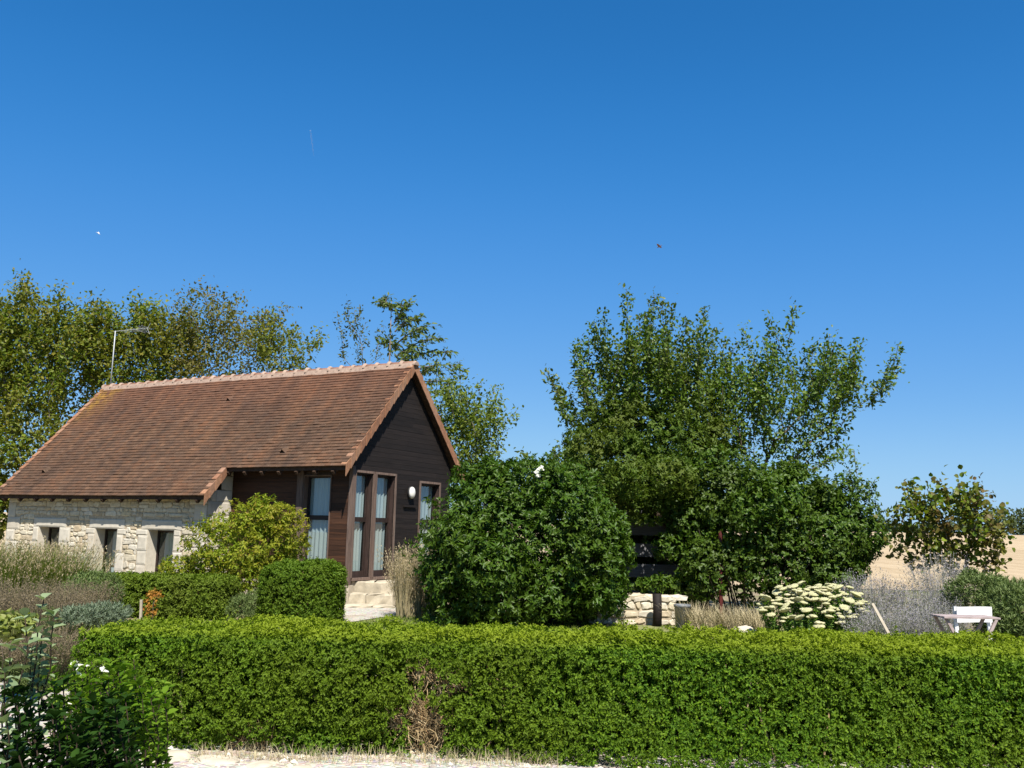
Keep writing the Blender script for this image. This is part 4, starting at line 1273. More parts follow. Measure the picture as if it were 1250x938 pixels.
def lavender(name, label, px, Y, H, rad, n, seed, head='lav_head', stem='lav_stem', leaf='lav_leaf', group=None, hl=0.10, ps=0.02, lean=(0.15, 0.6), cat='lavender', squash=1.0):
    rng = rs(seed)
    q = at(px, 700, Y)
    t = thing(name, label, cat, (q[0], Y, 0), 0, group)
    a = rng.uniform(0, 2 * PI, n); rr = rad * 0.45 * np.sqrt(rng.random(n))
    P = np.stack([rr * np.cos(a), rr * np.sin(a), np.zeros(n)], 1)
    ln = rng.uniform(*lean, n)
    V, F, tip, od = blades(P, H * rng.uniform(0.75, 1.08, n) * (1 - 0.22 * ln), 0.006 * rng.uniform(0.7, 1.4, n), ln * rad / H * 1.6, rng, 2, 0.4, a)
    mesh_np('stems', V, [F], M[stem], t)
    m = 10
    f = rng.uniform(-1.6, 0.15, (n, m, 1)) * hl
    ax = nrm(od * ln[:, None] * 0.9 + np.array([0, 0, 1]))
    pp_ = (tip[:, None] + ax[:, None] * f).reshape(-1, 3) + rng.normal(size=(n * m, 3)) * 0.006
    d = nrm(np.repeat(ax, m, 0) + rand_unit(rng, n * m) * 0.9)
    V, F = leaf_geo(pp_, d, rand_unit(rng, n * m), ps * rng.uniform(0.7, 1.4, n * m), ps * 0.5)
    mesh_np('flower_spikes', V, [F], M[head], t)
    k = int(n * (1.2 if head == 'sage_head' else 2.2))
    u = rand_unit(rng, k); u[:, 2] = abs(u[:, 2])
    C = u * np.array([rad * 0.85, rad * 0.85, H * 0.62]) * rng.uniform(0.5, 1, (k, 1))
    V, F = sprigs(C, nrm(u + [0, 0, 0.8]), 6, 0.05, 0.008, rng, th=(10, 50), spread=0.3)
    mesh_np('foliage', V, [F], M[leaf], t)
    return t
for i, (px, Y, H, r, l) in enumerate(((18, 12.6, 0.95, 0.55, 'faded brown lavender mound at the left edge of the picture'),
                                      (62, 12.2, 0.88, 0.55, 'faded brown lavender mound left of the silvery blue cushion plant'),
                                      (98, 13.6, 0.85, 0.5, 'dull green lavender mound touching the left end of the low hedge'),
                                      (-28, 11.6, 0.9, 0.5, 'lavender mound cut by the left picture edge, nearest of the faded mounds'),
                                      (72, 9.7, 0.62, 0.42, 'small brown lavender beside the left end of the long hedge'),
                                      (30, 10.2, 0.60, 0.42, 'small brown lavender behind the grey leaved plant'))):
    lavender('lavender', l, px, Y, H, r, 620, 70 + i, group='faded lavenders in the left bed', ps=0.019, leaf='lav_leaf')
bush('silver_cushion', 'silvery blue cushion plant at the far left end of the long hedge', 'plant', [blob_px(128, 750, 11.6, 26, 10, 0.35), blob_px(98, 752, 11.2, 20, 10, 0.3)], 700, 6, 0.05, 0.008, M['silver'], 80, stems=0, th=(10, 60), up=1.2)
bush('ground_shrub', 'dark green herb mound between the tall grass and the low hedge', 'shrub', [blob_px(112, 722, 15.2, 34, 22, 0.5)], 1200, 6, 0.05, 0.011, M['rosemary'], 81, stems=0, th=(10, 60), up=0.9)
M['lime'] = leaf_mat('lime_leaf', [(0.20, 0.24, 0.05), (0.28, 0.32, 0.08), (0.34, 0.34, 0.14)], 0.6, 0.2, 0.3)
bush('lime_plant', 'small lime yellow leafy plant at the left picture edge', 'plant', [blob_px(6, 764, 8.6, 24, 10, 0.18)], 90, 6, 0.07, 0.045, M['lime'], 82, stems=3, stem_r=0.005)

# ================================================================== BACKGROUND TREES
M['walnut'] = leaf_mat('walnut_leaf', [(0.09, 0.15, 0.014), (0.14, 0.20, 0.018), (0.20, 0.24, 0.022), (0.07, 0.125, 0.014), (0.24, 0.21, 0.025), (0.10, 0.16, 0.016)], 0.5, 0.2, 0.34, (0.18, 0.16, 0.022), 0.55)
M['walnut2'] = leaf_mat('thin_walnut_leaf', [(0.11, 0.14, 0.02), (0.16, 0.18, 0.025), (0.15, 0.12, 0.035), (0.20, 0.19, 0.035)], 0.55, 0.2, 0.34, (0.17, 0.14, 0.035), 0.6)
M['ash'] = leaf_mat('ash_leaf', [(0.05, 0.075, 0.02), (0.075, 0.10, 0.025), (0.10, 0.12, 0.035)], 0.5, 0.3, 0.25)
M['ash_light'] = leaf_mat('feathery_leaf', [(0.08, 0.125, 0.025), (0.11, 0.16, 0.03), (0.15, 0.19, 0.045)], 0.5, 0.2, 0.32)
M['hazel'] = leaf_mat('hazel_leaf', [(0.10, 0.15, 0.016), (0.14, 0.19, 0.02), (0.19, 0.23, 0.03)], 0.5, 0.2, 0.34)
grp = 'trees behind the house'
def foot(px, Y):
    q = at(px, 690, Y); return (q[0], Y, 0)
tree('walnut_tree', 'tall leafy yellow green tree rising behind the left end of the house', foot(35, 33), [blob_px(40, 445, 33, 95, 85, 2.6), blob_px(-30, 435, 33, 70, 80, 2.4), blob_px(60, 400, 33, 62, 42, 1.6), blob_px(15, 540, 32, 80, 80, 2.4)],
     2300, 0.30, 0.15, 0.08, M['walnut'], 101, 2.2, per=30, spread=1.3, shoots=60, shoot_len=(0.6, 1.3), thr=0.022, group=grp, bark='grey_bark')
tree('walnut_tree', 'yellow brown tree behind the roof beside the aerial mast', foot(175, 34), [blob_px(175, 450, 34, 70, 62, 2.2), blob_px(190, 415, 34, 45, 30, 1.4), blob_px(125, 435, 34, 36, 50, 1.3)],
     1100, 0.30, 0.15, 0.08, M['walnut'], 102, 2.4, per=28, spread=1.3, shoots=45, shoot_len=(0.5, 1.1), group=grp, bark='grey_bark')
tree('walnut_tree', 'thinly leaved tree behind the middle of the roof ridge', foot(262, 34), [blob_px(258, 430, 34, 62, 62, 2.0), blob_px(258, 405, 34, 42, 28, 1.4), blob_px(310, 425, 34, 36, 42, 1.4)],
     950, 0.30, 0.125, 0.065, M['walnut2'], 103, 2.6, per=20, spread=1.3, shoots=45, shoot_len=(0.5, 1.0), group=grp, bark='grey_bark')
tree('walnut_tree', 'low green tree showing above the ridge between thinner crowns', foot(345, 33), [blob_px(345, 440, 33, 40, 32, 1.4), blob_px(372, 430, 33, 18, 18, 0.8), blob_px(325, 420, 33, 22, 24, 1.0)],
     480, 0.3, 0.13, 0.07, M['walnut'], 104, 2.8, per=24, spread=1.3, shoots=22, shoot_len=(0.4, 0.8), group=grp, bark='grey_bark')
tree('thin_tree', 'sparse grey green sapling above the ridge left of the tall spire like tree', foot(435, 33), [blob_px(437, 425, 33, 30, 36, 0.9), blob_px(430, 400, 33, 20, 22, 0.7), blob_px(462, 425, 33, 14, 22, 0.6)],
     200, 0.26, 0.13, 0.06, M['ash'], 105, 5.0, per=7, shoots=26, shoot_len=(0.4, 0.9), group=grp, bark='grey_bark', shoot_up=1.6, spread=0.7)
# tall tree with level drooping sprays behind the gable
def spray_tree(name, label, base, top, sprays, L, W, mat, seed):
    rng = rs(seed)
    base = np.array(base, float)
    t = thing(name, label, 'tree', tuple(base), 0, grp)
    top = np.array(top) - base
    mb = MB()
    tr = [np.array([0, 0, -0.05]), top * [0.9, 1, 0.4] , top * [0.97, 1, 0.75], top]
    mb.tube(tr, [0.09, 0.055, 0.03, 0.010], 7)
    P, D = [], []
    for (px, py, qx, qy, dy) in sprays:
        a = at(px, py, base[1]) - base; b = at(qx, qy, base[1] + dy) - base
        b[1] += dy
        m = a * 0.45 + b * 0.55 + np.array([0, 0, 0.16 * np.linalg.norm(b - a)])
        pts = [(1 - f) ** 2 * a + 2 * f * (1 - f) * m + f * f * b for f in np.linspace(0, 1, 9)]
        mb.tube(pts, np.linspace(0.03, 0.006, 9), 5)
        for i in range(1, 9):
            for s in range(4):
                sd = nrm(rng.normal(size=3) * [1, 1, 0.35] + nrm(b - a) * 0.8) * rng.uniform(0.15, 0.5)
                e = pts[i] + sd + np.array([0, 0, -0.08])
                mb.tube([pts[i], e], [0.008, 0.004], 3, False)
                for q in range(5):
                    P.append(pts[i] + (e - pts[i]) * rng.uniform(0.1, 1.1) + rng.normal(size=3) * 0.04); D.append(nrm(sd) + rng.normal(size=3) * 0.6 + [0, 0, -0.45])
    mb.build('trunk', M['grey_bark'], t, True)
    P, D = np.array(P), np.array(D)
    j = rng.uniform(0.7, 1.25, len(P))
    V, F = leaf_geo(P, D, nrm(rand_unit(rng, len(P)) * 0.7 + [0, -0.2, 0.7]), L * j, W * j, 'leaf', 0.2, 0.2)
    mesh_np('crown', V, [F], mat, t)
spray_tree('cherry_tree', 'tall thin dark tree with level drooping sprays behind the gable top', foot(486, 31), at(478, 368, 31),
           [(480, 380, 470, 368, 0), (481, 395, 497, 372, 0), (482, 405, 505, 386, 0.2), (484, 420, 520, 402, -0.3), (484, 425, 470, 415, 0.2), (485, 435, 531, 412, 0.1), (486, 445, 545, 428, 0.3), (486, 450, 505, 430, -0.4), (487, 460, 555, 448, -0.2), (488, 465, 530, 450, 0.5), (488, 475, 550, 466, 0.2), (489, 490, 545, 480, -0.3)], 0.16, 0.07, M['ash_light'], 106)
tree('hazel_tree', 'rounded light green tree right of the gable behind the house', foot(575, 27), [blob_px(572, 545, 27, 40, 52, 1.3), blob_px(590, 525, 27, 26, 36, 0.9), blob_px(560, 510, 27, 24, 30, 0.8), blob_px(600, 570, 27, 20, 40, 0.8)],
     1500, 0.2, 0.105, 0.055, M['hazel'], 107, 1.0, per=20, spread=1.1, shoots=40, shoot_len=(0.4, 0.9), group=grp, bark='grey_bark')
M['olive'] = leaf_mat('olive_leaf', [(0.055, 0.105, 0.010), (0.08, 0.14, 0.013), (0.115, 0.17, 0.018), (0.045, 0.09, 0.009)], 0.55, 0.2, 0.28, (0.115, 0.13, 0.016), 0.8)
tree('hazel_tree', 'dull olive tree peeping over the large dark bush', foot(665, 30), [blob_px(655, 590, 30, 48, 34, 1.2), blob_px(690, 585, 30, 30, 36, 1.0)],
     500, 0.22, 0.13, 0.06, M['olive'], 108, 1.0, per=13, shoots=30, shoot_len=(0.2, 0.5), group=grp, bark='grey_bark')

# ================================================================== TREES ON THE RIGHT
M['plum'] = leaf_mat('plum_leaf', [(0.06, 0.115, 0.010), (0.085, 0.15, 0.012), (0.115, 0.18, 0.016), (0.065, 0.12, 0.010), (0.16, 0.20, 0.03)], 0.45, 0.3, 0.3, (0.11, 0.135, 0.018), 0.9)
M['plum2'] = leaf_mat('apple_leaf', [(0.06, 0.12, 0.011), (0.09, 0.16, 0.014), (0.12, 0.195, 0.018), (0.165, 0.215, 0.03)], 0.45, 0.3, 0.3, (0.085, 0.13, 0.014), 0.9)
tree('plum_tree', 'tall green fruit tree with upright shoots, highest of the right hand group', foot(858, 20.8), [blob_px(767, 418, 20.5, 9, 34, 0.4), blob_px(812, 424, 20.4, 10, 30, 0.5), blob_px(852, 428, 20.6, 10, 28, 0.5), blob_px(790, 424, 20.8, 10, 34, 0.5), blob_px(735, 440, 20.4, 12, 30, 0.5), blob_px(693, 512, 20.4, 20, 18, 0.5), blob_px(880, 448, 20.6, 9, 24, 0.4), blob_px(800, 490, 20.5, 78, 62, 1.6), blob_px(785, 460, 20.5, 50, 34, 1.0), blob_px(840, 465, 20.5, 42, 36, 1.0), blob_px(722, 500, 20.5, 34, 50, 0.9), blob_px(750, 550, 20.3, 66, 42, 1.4), blob_px(870, 530, 20.4, 46, 50, 1.1)],
     1500, 0.17, 0.095, 0.05, M['plum'], 111, 1.3, per=18, spread=0.8, shoots=120, shoot_len=(0.55, 1.15), tip=0.0045, thr=0.016, group='fruit trees on the right', shoot_up=2.6, shoot_zone=0.35)
tree('plum_tree', 'open crowned green fruit tree with visible limbs, right hand one of the group', foot(938, 20), [blob_px(955, 436, 20, 10, 30, 0.4), blob_px(925, 456, 20.2, 10, 28, 0.4), blob_px(1008, 454, 20, 9, 26, 0.4), blob_px(1034, 460, 19.8, 10, 24, 0.4), blob_px(985, 458, 20.2, 9, 24, 0.4), blob_px(1076, 482, 20, 16, 14, 0.4), blob_px(945, 505, 20, 62, 52, 1.3), blob_px(1012, 485, 20, 38, 42, 1.0), blob_px(1052, 488, 20, 20, 16, 0.5), blob_px(1000, 540, 20, 46, 34, 1.0), blob_px(900, 500, 20, 30, 42, 0.8), blob_px(935, 570, 20, 70, 34, 1.0)],
     1100, 0.17, 0.095, 0.048, M['plum2'], 112, 1.5, per=17, spread=0.8, shoots=90, shoot_len=(0.5, 1.05), tip=0.005, thr=0.017, group='fruit trees on the right', hollow=0.1, shoot_up=2.0, stemmult=1.15)
ob = [blob_px(792, 626, 18.5, 34, 14, 0.35), blob_px(775, 535, 19.8, 62, 40, 1.1), blob_px(845, 525, 20.0, 44, 38, 1.0), blob_px(712, 560, 19.6, 30, 34, 0.7), blob_px(790, 582, 18.1, 46, 24, 0.75), blob_px(752, 590, 18.0, 26, 22, 0.6), blob_px(830, 588, 18.2, 30, 24, 0.6), blob_px(760, 575, 19.6, 70, 50, 1.2), blob_px(835, 560, 19.6, 58, 48, 1.1), blob_px(715, 600, 19.4, 34, 36, 0.8), blob_px(800, 600, 19.3, 50, 26, 0.9)]
osh = bush('olive_shrub', 'olive brown leaved canopy hanging over the dark timber screen', 'shrub', ob, 5600, 6, 0.072, 0.032, M['olive'], 113, inner=0.35, rough=0.4, nscale=1.8, up=0.0, stems=0, droop=0.3)
o_ = np.array(osh.location)
mb = MB()
f0 = np.array(foot(862, 19.4)) - o_
for (px, py, Y) in ((830, 560, 19.8), (775, 560, 19.7), (730, 590, 19.5), (800, 585, 18.4)):
    e = at(px, py, Y) - o_
    mb.tube([f0 + [0, 0, -0.05], f0 * 0.75 + e * 0.25 + [0, 0, 0.9], e * 0.6 + f0 * 0.4 + [0, 0, 0.8], e], [0.09, 0.075, 0.05, 0.02], 7)
mb.build('trunk', M['dark_bark'], osh, True)
M['ivy'] = leaf_mat('ivy_leaf', [(0.036, 0.082, 0.007), (0.055, 0.115, 0.009), (0.08, 0.145, 0.012), (0.11, 0.17, 0.02)], 0.45, 0.2, 0.24, (0.06, 0.09, 0.012), 1.1)
ib = [blob_px(815, 668, 18.3, 18, 16, 0.25), blob_px(800, 716, 18.1, 24, 12, 0.25), blob_px(915, 632, 18.6, 76, 66, 1.2), blob_px(1000, 655, 18.6, 60, 58, 1.1), blob_px(872, 602, 18.8, 46, 52, 0.9), blob_px(962, 605, 18.8, 40, 32, 0.8), blob_px(840, 638, 18.4, 22, 26, 0.4), blob_px(838, 714, 18.2, 22, 20, 0.35), blob_px(960, 690, 18.2, 92, 44, 0.9), blob_px(1030, 640, 18.7, 34, 56, 0.8), blob_px(862, 690, 18.0, 26, 40, 0.5), blob_px(1015, 700, 18.2, 34, 34, 0.7)]
bush('viburnum_shrub', 'dense dark green shrub mass under the right hand fruit tree', 'bush', ib, 9600, 6, 0.07, 0.04, M['ivy'], 114, inner=0.3, rough=0.34, nscale=1.7, up=0.35, stems=18, droop=0.2, stem_r=0.02)
tree('plum_tree', 'small upright green sapling at the right edge of the shrub mass', foot(1045, 18.6), [blob_px(1048, 625, 18.6, 20, 42, 0.5), blob_px(1052, 600, 18.6, 10, 25, 0.3)],
     120, 0.16, 0.08, 0.04, M['plum2'], 115, 0.9, per=12, shoots=22, shoot_len=(0.35, 0.8), group='fruit trees on the right', shoot_up=2.4)

bush('viburnum_shrub', 'dark shrub closing the view behind the timber screen', 'bush', [blob_px(790, 650, 21.5, 70, 70, 0.8), blob_px(850, 690, 21.3, 40, 40, 0.6), blob_px(740, 690, 21.3, 40, 40, 0.6), blob_px(800, 715, 21.2, 60, 40, 0.5), blob_px(770, 640, 21.8, 40, 50, 0.5), blob_px(815, 655, 21.8, 40, 50, 0.5)], 5200, 6, 0.12, 0.08, M['ivy'], 116, inner=0.3, stems=8)
bush('ground_shrub', 'green bush glimpsed under the eave past the left end of the house', 'bush', [blob_px(-22, 622, 31, 34, 44, 1.0), blob_px(-60, 640, 31, 30, 40, 1.0)], 1200, 6, 0.15, 0.08, M['walnut'], 117, stems=6)
# ---- timber screen in the shade, low stone wall, post, pot, pole
M['grey_board'] = wood('grey_board', (0.17, 0.17, 0.18), (0.5, 4, 12), 0.35, 0.85)
sc = thing('timber_screen', 'grey horizontal board timber screen in deep shade between bush and shrubs', 'screen', (*G0(800, 19.9), 0), 0.06)
for i, zb in enumerate((0.36, 0.74, 1.16, 1.6, 2.04)):
    MB().bbox((-1.2, -0.02, zb), (1.05, 0.02, zb + 0.27), 0.004).build('board', M['grey_board'], sc)
for x in (-1.12, 0.98):
    MB().bbox((x - 0.05, 0.022, -0.02), (x + 0.05, 0.12, 2.45), 0.006).build('post', M['grey_board'], sc)
lw_ = thing('low_stone_wall', 'low dry stone wall of pale rounded stones behind the hedge', 'wall', (*G0(768, 17.5), 0), 0.04)
MB().box((-1.0, 0.03, 0), (0.85, 0.33, 0.46)).build('wall_core', M['mortar'], lw_)
rng = rs(33)
mb = MB()
z = 0.0
while z < 0.48:
    h = rng.uniform(0.09, 0.15); x = -1.0
    while x < 0.85:
        wd = rng.uniform(0.11, 0.3)
        stone_block(mb, x, min(x + wd, 0.87), z + rng.normal() * 0.01, z + h + rng.normal() * 0.01, 0.03, rng, 0.035, 0.022, 0.36)
        x += wd
    z += h
mb.build('wall_stones', M['rubble'], lw_)
mb = MB()
x = -1.0
while x < 0.8:
    wd = rng.uniform(0.15, 0.32); rock_box(mb, (x, 0.0, 0.45), (x + wd - 0.01, 0.36, 0.52 + rng.uniform(0, 0.04)), rng, 0.012); x += wd
mb.build('coping_stones', M['rubble'], lw_)
q = at(802, 745, 17.2)
tag(MB().tube([(q[0], 17.2, -0.02), (q[0] + 0.01, 17.2, 0.3), (q[0], 17.21, 0.58)], [0.085, 0.08, 0.082], 10).build('wooden_post', M['boards'], None, True), 'short dark wooden post against the low stone wall', 'post')
M['red_paint'] = plain('rust_red_paint', (0.085, 0.014, 0.011), 0.55, 0.35, 0.4, 10, 0.2)
q = at(883, 700, 17.6)
tag(MB().bbox((q[0] - 0.032, 17.80, 0), (q[0] + 0.032, 17.865, 1.72), 0.01).build('red_post', M['red_paint']), 'dark red wooden post standing in the shrub mass', 'post')
M['pot'] = plain('grey_glaze', (0.16, 0.17, 0.18), 0.5, 0.35, 0.2, 8, 0.05)
q = at(833, 748, 16.6)
tag(MB().lathe([(0.10, 0), (0.115, 0.02), (0.135, 0.40), (0.15, 0.41), (0.15, 0.45), (0.132, 0.45), (0.125, 0.40), (0.02, 0.38)], (q[0], 16.6, 0), 'z', 20).build('flower_pot', M['pot'], None, True), 'grey cylindrical pot beside the low stone wall', 'pot')
def boulder(name, label, p, r, seed, mat, cat='stone', group=None, flat=0.7):
    rng = rs(seed)
    V, F = [], []
    n, m = 26, 15
    for i in range(m):
        th_ = PI * i / (m - 1)
        for j in range(n):
            a = 2 * PI * j / n
            V.append((math.sin(th_) * math.cos(a), math.sin(th_) * math.sin(a), math.cos(th_)))
    V = np.array(V)
    k = 1 + 0.26 * vnoise(V, 1.3, seed) + 0.2 * vnoise(V, 2.6, seed + 5) + 0.07 * vnoise(V, 6, seed + 6)
    V = V * k[:, None] * np.array([r, r * 0.8, r * flat])
    F = [(i * n + j, i * n + (j + 1) % n, (i + 1) * n + (j + 1) % n, (i + 1) * n + j) for i in range(m - 1) for j in range(n)]
    o = mesh_np(name, V, [np.array(F)], mat, None, True)
    o.location = (p[0], p[1], p[2] + r * flat * 0.6)
    o.rotation_euler = (0, 0, seed * 1.3)
    return tag(o, label, cat, group)
M['pale_stone'] = plain('pale_limestone', (0.56, 0.49, 0.38), 0.92, 0.15, 0.22, 6, 0.5)
q = at(911, 765, 15.0)
boulder('white_stone', 'rounded white stone lying in dry grass left of the cream flowers', (q[0], 15.0, 0.05), 0.19, 3, M['pale_stone'])
sp = [(*G0(868, 16.2), 0.35), (*G0(900, 16.0), 0.3), (*G0(925, 15.6), 0.25), (*G0(845, 16.6), 0.25), (*G0(930, 16.6), 0.2)]
grass_clump('dry_grass', 'dry straw coloured grass patch between the red post and the cream flowers', sp, 0.52, 420, M['straw'], 63, (0.2, 0.9), 0.010)

# ---- cream flower clump
M['sedum_leaf'] = leaf_mat('sedum_leaf', [(0.10, 0.19, 0.03), (0.14, 0.25, 0.04), (0.18, 0.29, 0.06)], 0.45, 0.3, 0.3)
M['cream'] = island_mat('cream_flower', [(0.50, 0.47, 0.27), (0.56, 0.53, 0.33), (0.43, 0.42, 0.21), (0.52, 0.46, 0.31)], 0.9, 0.1, 60, 0.15, 0.4)
q = at(992, 740, 14.6)
sed = thing('cream_flower_clump', 'clump of flat cream flower heads on bright green stems', 'flowers', (q[0], 14.6, 0))
rng = rs(91)
def flower_head(r):
    mb = MB()
    mb.lathe([(r * 0.15, -0.3 * r), (r * 0.8, -0.05 * r), (r, 0.10 * r), (r * 0.85, 0.30 * r), (r * 0.45, 0.42 * r), (0.05 * r, 0.45 * r)], (0, 0, 0), 'z', 9)
    for i in range(26):
        a, rr = rng.uniform(0, 6.28), r * math.sqrt(rng.random()) * 0.95
        c_ = (rr * math.cos(a), rr * math.sin(a), r * (0.42 - 0.30 * (rr / r) ** 2))
        s_ = r * 0.17
        mb.lathe([(s_ * 0.8, -s_ * 0.4), (s_, 0.2 * s_), (s_ * 0.4, s_ * 0.8)], c_, 'z', 5)
    return mb
heads = []
protos = []
tries = 0
stem = MB()
LP, LA = [], []
hp = []
while len(heads) < 100 and tries < 4000:
    tries += 1
    a, rr = rng.uniform(0, 2 * PI), math.sqrt(rng.random())
    x, y = 0.86 * rr * math.cos(a), 0.62 * rr * math.sin(a)
    if y > 0.3: continue
    z = 0.90 * (1 - 0.36 * rr ** 2.4) + rng.normal() * 0.05
    if y < 0: z -= 0.32 * abs(y)
    if any((x - p[0]) ** 2 + (y - p[1]) ** 2 + (z - p[2]) ** 2 < 0.066 ** 2 for p in hp): continue
    hp.append((x, y, z))
    if len(protos) < 6:
        o = flower_head(0.066 * rng.uniform(0.8, 1.2)).build('flower_head', M['cream'], sed)
        protos.append(o)
    else:
        o = protos[rng.integers(6)].copy()
        COL.objects.link(o); o.parent = sed
    o.location = (x, y, z); o.rotation_euler = (rng.normal() * 0.2 + 0.12, rng.normal() * 0.2, rng.uniform(0, 6))
    s_ = rng.uniform(0.75, 1.15); o.scale = (s_, s_, s_)
    heads.append(o)
    b = np.array([x * 0.6, y * 0.6, 0.0])
    e = np.array([x, y, z - 0.02])
    stem.tube([b, (b + e) / 2 + np.array([x * 0.1, y * 0.1, 0]), e], [0.006, 0.005, 0.004], 4, False)
    for f in np.linspace(0.15, 0.92, 8):
        LP.append(b * (1 - f) + e * f); LA.append(e - b)
ex = MB()                             # past a hundred heads: the rest as one part
for i in range(70):
    a, rr = rng.uniform(PI, 2 * PI), rng.uniform(0.15, 1.0)
    x, y = 0.84 * rr * math.cos(a), 0.60 * rr * math.sin(a)
    z = 0.86 * (1 - 0.36 * rr ** 2.4) + rng.normal() * 0.05 - 0.32 * abs(y)
    f_ = flower_head(0.055 * rng.uniform(0.8, 1.2))
    Vf = np.concatenate(f_.V) + [x, y, z]
    ex.add(Vf, [tuple(q_) for fs in f_.F.values() for q_ in fs])
    stem.tube([(x * 0.6, y * 0.6, 0), (x * 0.9, y * 0.9, z * 0.5), (x, y, z - 0.02)], [0.006, 0.005, 0.004], 4, False)
tag(ex.build('flower_heads', M['cream'], sed), kind='stuff')
stem.build('stems', M['sedum_leaf'], sed)
V, F = sprigs(np.array(LP), np.array(LA), 4, 0.075, 0.035, rng, th=(35, 75), spread=0.1, shape='leaf')
mesh_np('foliage', V, [F], M['sedum_leaf'], sed)
# foliage skirt in front
# ---- russian sage and shrubs at the right
for i, (px, Y, H, r, l) in enumerate(((1085, 13.4, 0.80, 0.55, 'grey purple sage bush leaning over the white stake'),
                                      (1140, 13.6, 0.86, 0.55, 'grey purple sage bush behind the folding table'),
                                      (1060, 15.2, 1.15, 0.45, 'pale purple sage next to the cream flower clump, against the field'),
                                      (1150, 15.6, 1.45, 0.5, 'tall purple sage in front of the vine shrub'),
                                      (1120, 14.6, 1.05, 0.5, 'purple sage in the middle of the sage group'))):
    lavender('russian_sage', l, px, Y, H, r, 520, 120 + i, 'sage_head', 'sage_stem', 'rosemary', 'purple sages on the right', 0.16, 0.022, (0.1, 0.75), 'sage')
bush('ground_shrub', 'green herb bush right of the white chair at the picture edge', 'shrub', [blob_px(1245, 748, 12.8, 36, 34, 0.5), blob_px(1220, 760, 12.8, 22, 18, 0.4)], 2000, 6, 0.055, 0.012, M['rosemary'], 130, stems=6, th=(10, 60), up=0.8, rough=0.25)
bush('ground_shrub', 'green feathery bush behind the white chair', 'shrub', [blob_px(1195, 722, 14.2, 34, 20, 0.5), blob_px(1225, 728, 14.4, 24, 18, 0.4)], 1300, 6, 0.055, 0.012, M['rosemary'], 131, stems=6, th=(10, 60), up=0.8, rough=0.25)
grass_clump('dry_grass', 'arching beige grass at the right picture edge before the field', [(*G0(1228, 15.5), 0.3), (*G0(1256, 15.3), 0.3)], 1.05, 380, M['straw'], 64, (0.3, 1.1), 0.009, 0.3, 0.2)
M['vine'] = leaf_mat('vine_leaf', [(0.10, 0.17, 0.013), (0.15, 0.23, 0.018), (0.22, 0.28, 0.028), (0.16, 0.12, 0.03), (0.09, 0.15, 0.013), (0.17, 0.23, 0.022)], 0.5, 0.25, 0.32, (0.14, 0.065, 0.03), 1.9)
vb = [blob_px(1150, 632, 16.4, 52, 30, 0.6), blob_px(1095, 650, 16.4, 20, 34, 0.4), blob_px(1190, 640, 16.4, 40, 30, 0.5), blob_px(1105, 630, 16.4, 22, 24, 0.5), blob_px(1180, 618, 16.4, 22, 22, 0.5), blob_px(1205, 645, 16.4, 28, 24, 0.5), blob_px(1130, 672, 16.4, 30, 22, 0.4), blob_px(1210, 680, 16.4, 20, 24, 0.4), blob_px(1165, 665, 16.4, 26, 26, 0.4)]
tree('vine_shrub', 'open shrub with large green and rust brown leaves against the dry field', foot(1165, 16.4), vb, 560, 0.15, 0.088, 0.07, M['vine'], 132, 0.5, per=18, spread=1.0, shoots=10, shoot_len=(0.2, 0.4), thr=0.02, tip=0.006, cat='shrub', shape='round', bark='bark', shoot_up=2.2)

# ---- white chair, folding table, stake
M['white_paint'] = plain('white_paint', (0.78, 0.77, 0.75), 0.5, 0.35, 0.06, 8, 0)
M['canvas'] = plain('white_canvas', (0.80, 0.79, 0.78), 0.9, 0.1, 0.06, 40, 0.1)
q = at(1188, 750, 11.4)
ch = thing('folding_chair', 'white garden chair with a canvas back behind the folding table', 'chair', (q[0], 11.4, 0), 0.04)
hw = 0.2
for sx in (-1, 1):
    MB().bar((sx * hw, 0.0, 0), (sx * hw, 0.03, 0.87), 0.04, 0.03, (0, 1, 0)).build('back_post', M['white_paint'], ch)
    MB().bar((sx * hw, -0.44, 0), (sx * hw, -0.42, 0.43), 0.035, 0.03, (0, 1, 0)).build('front_leg', M['white_paint'], ch)
bk = MB()
xs_ = np.linspace(-hw - 0.012, hw + 0.012, 13)
V = []
for th_ in (0.0, 0.008):
    for z in (0.695, 0.875):
        for x in xs_: V.append((x, -0.0 + 0.03 * (1 - (x / hw) ** 2) * 0.8 - 0.02 - th_, z + 0.004 * math.sin(x * 9)))
n = 13
F = []
for i in range(n - 1):
    F += [(i, i + 1, n + i + 1, n + i), (2 * n + i + 1, 2 * n + i, 3 * n + i, 3 * n + i + 1), (n + i, n + i + 1, 3 * n + i + 1, 3 * n + i), (i + 1, i, 2 * n + i, 2 * n + i + 1)]
F += [(0, n, 3 * n, 2 * n), (n - 1, 3 * n - 1, 4 * n - 1, 2 * n - 1)]
bk.add(V, F).build('backrest', M['canvas'], ch)
MB().box((-hw + 0.021, -0.43, 0.42), (hw - 0.021, -0.02, 0.428)).build('seat', M['canvas'], ch)
M['table_wood'] = plain('weathered_pink_wood', (0.40, 0.32, 0.30), 0.75, 0.25, 0.25, 12, 0.15)
q = at(1178, 752, 10.7)
tb = thing('folding_table', 'small folding table with crossed brown legs in front of the white chair', 'table', (q[0], 10.7, 0), 0.02)
zt = float(at(1178, 752, 10.7)[2])
mb = MB()
for i in range(4): mb.box((-0.31, -0.165 + i * 0.085, zt - 0.018), (0.31, -0.165 + i * 0.085 + 0.078, zt))
mb.build('tabletop', M['table_wood'], tb)
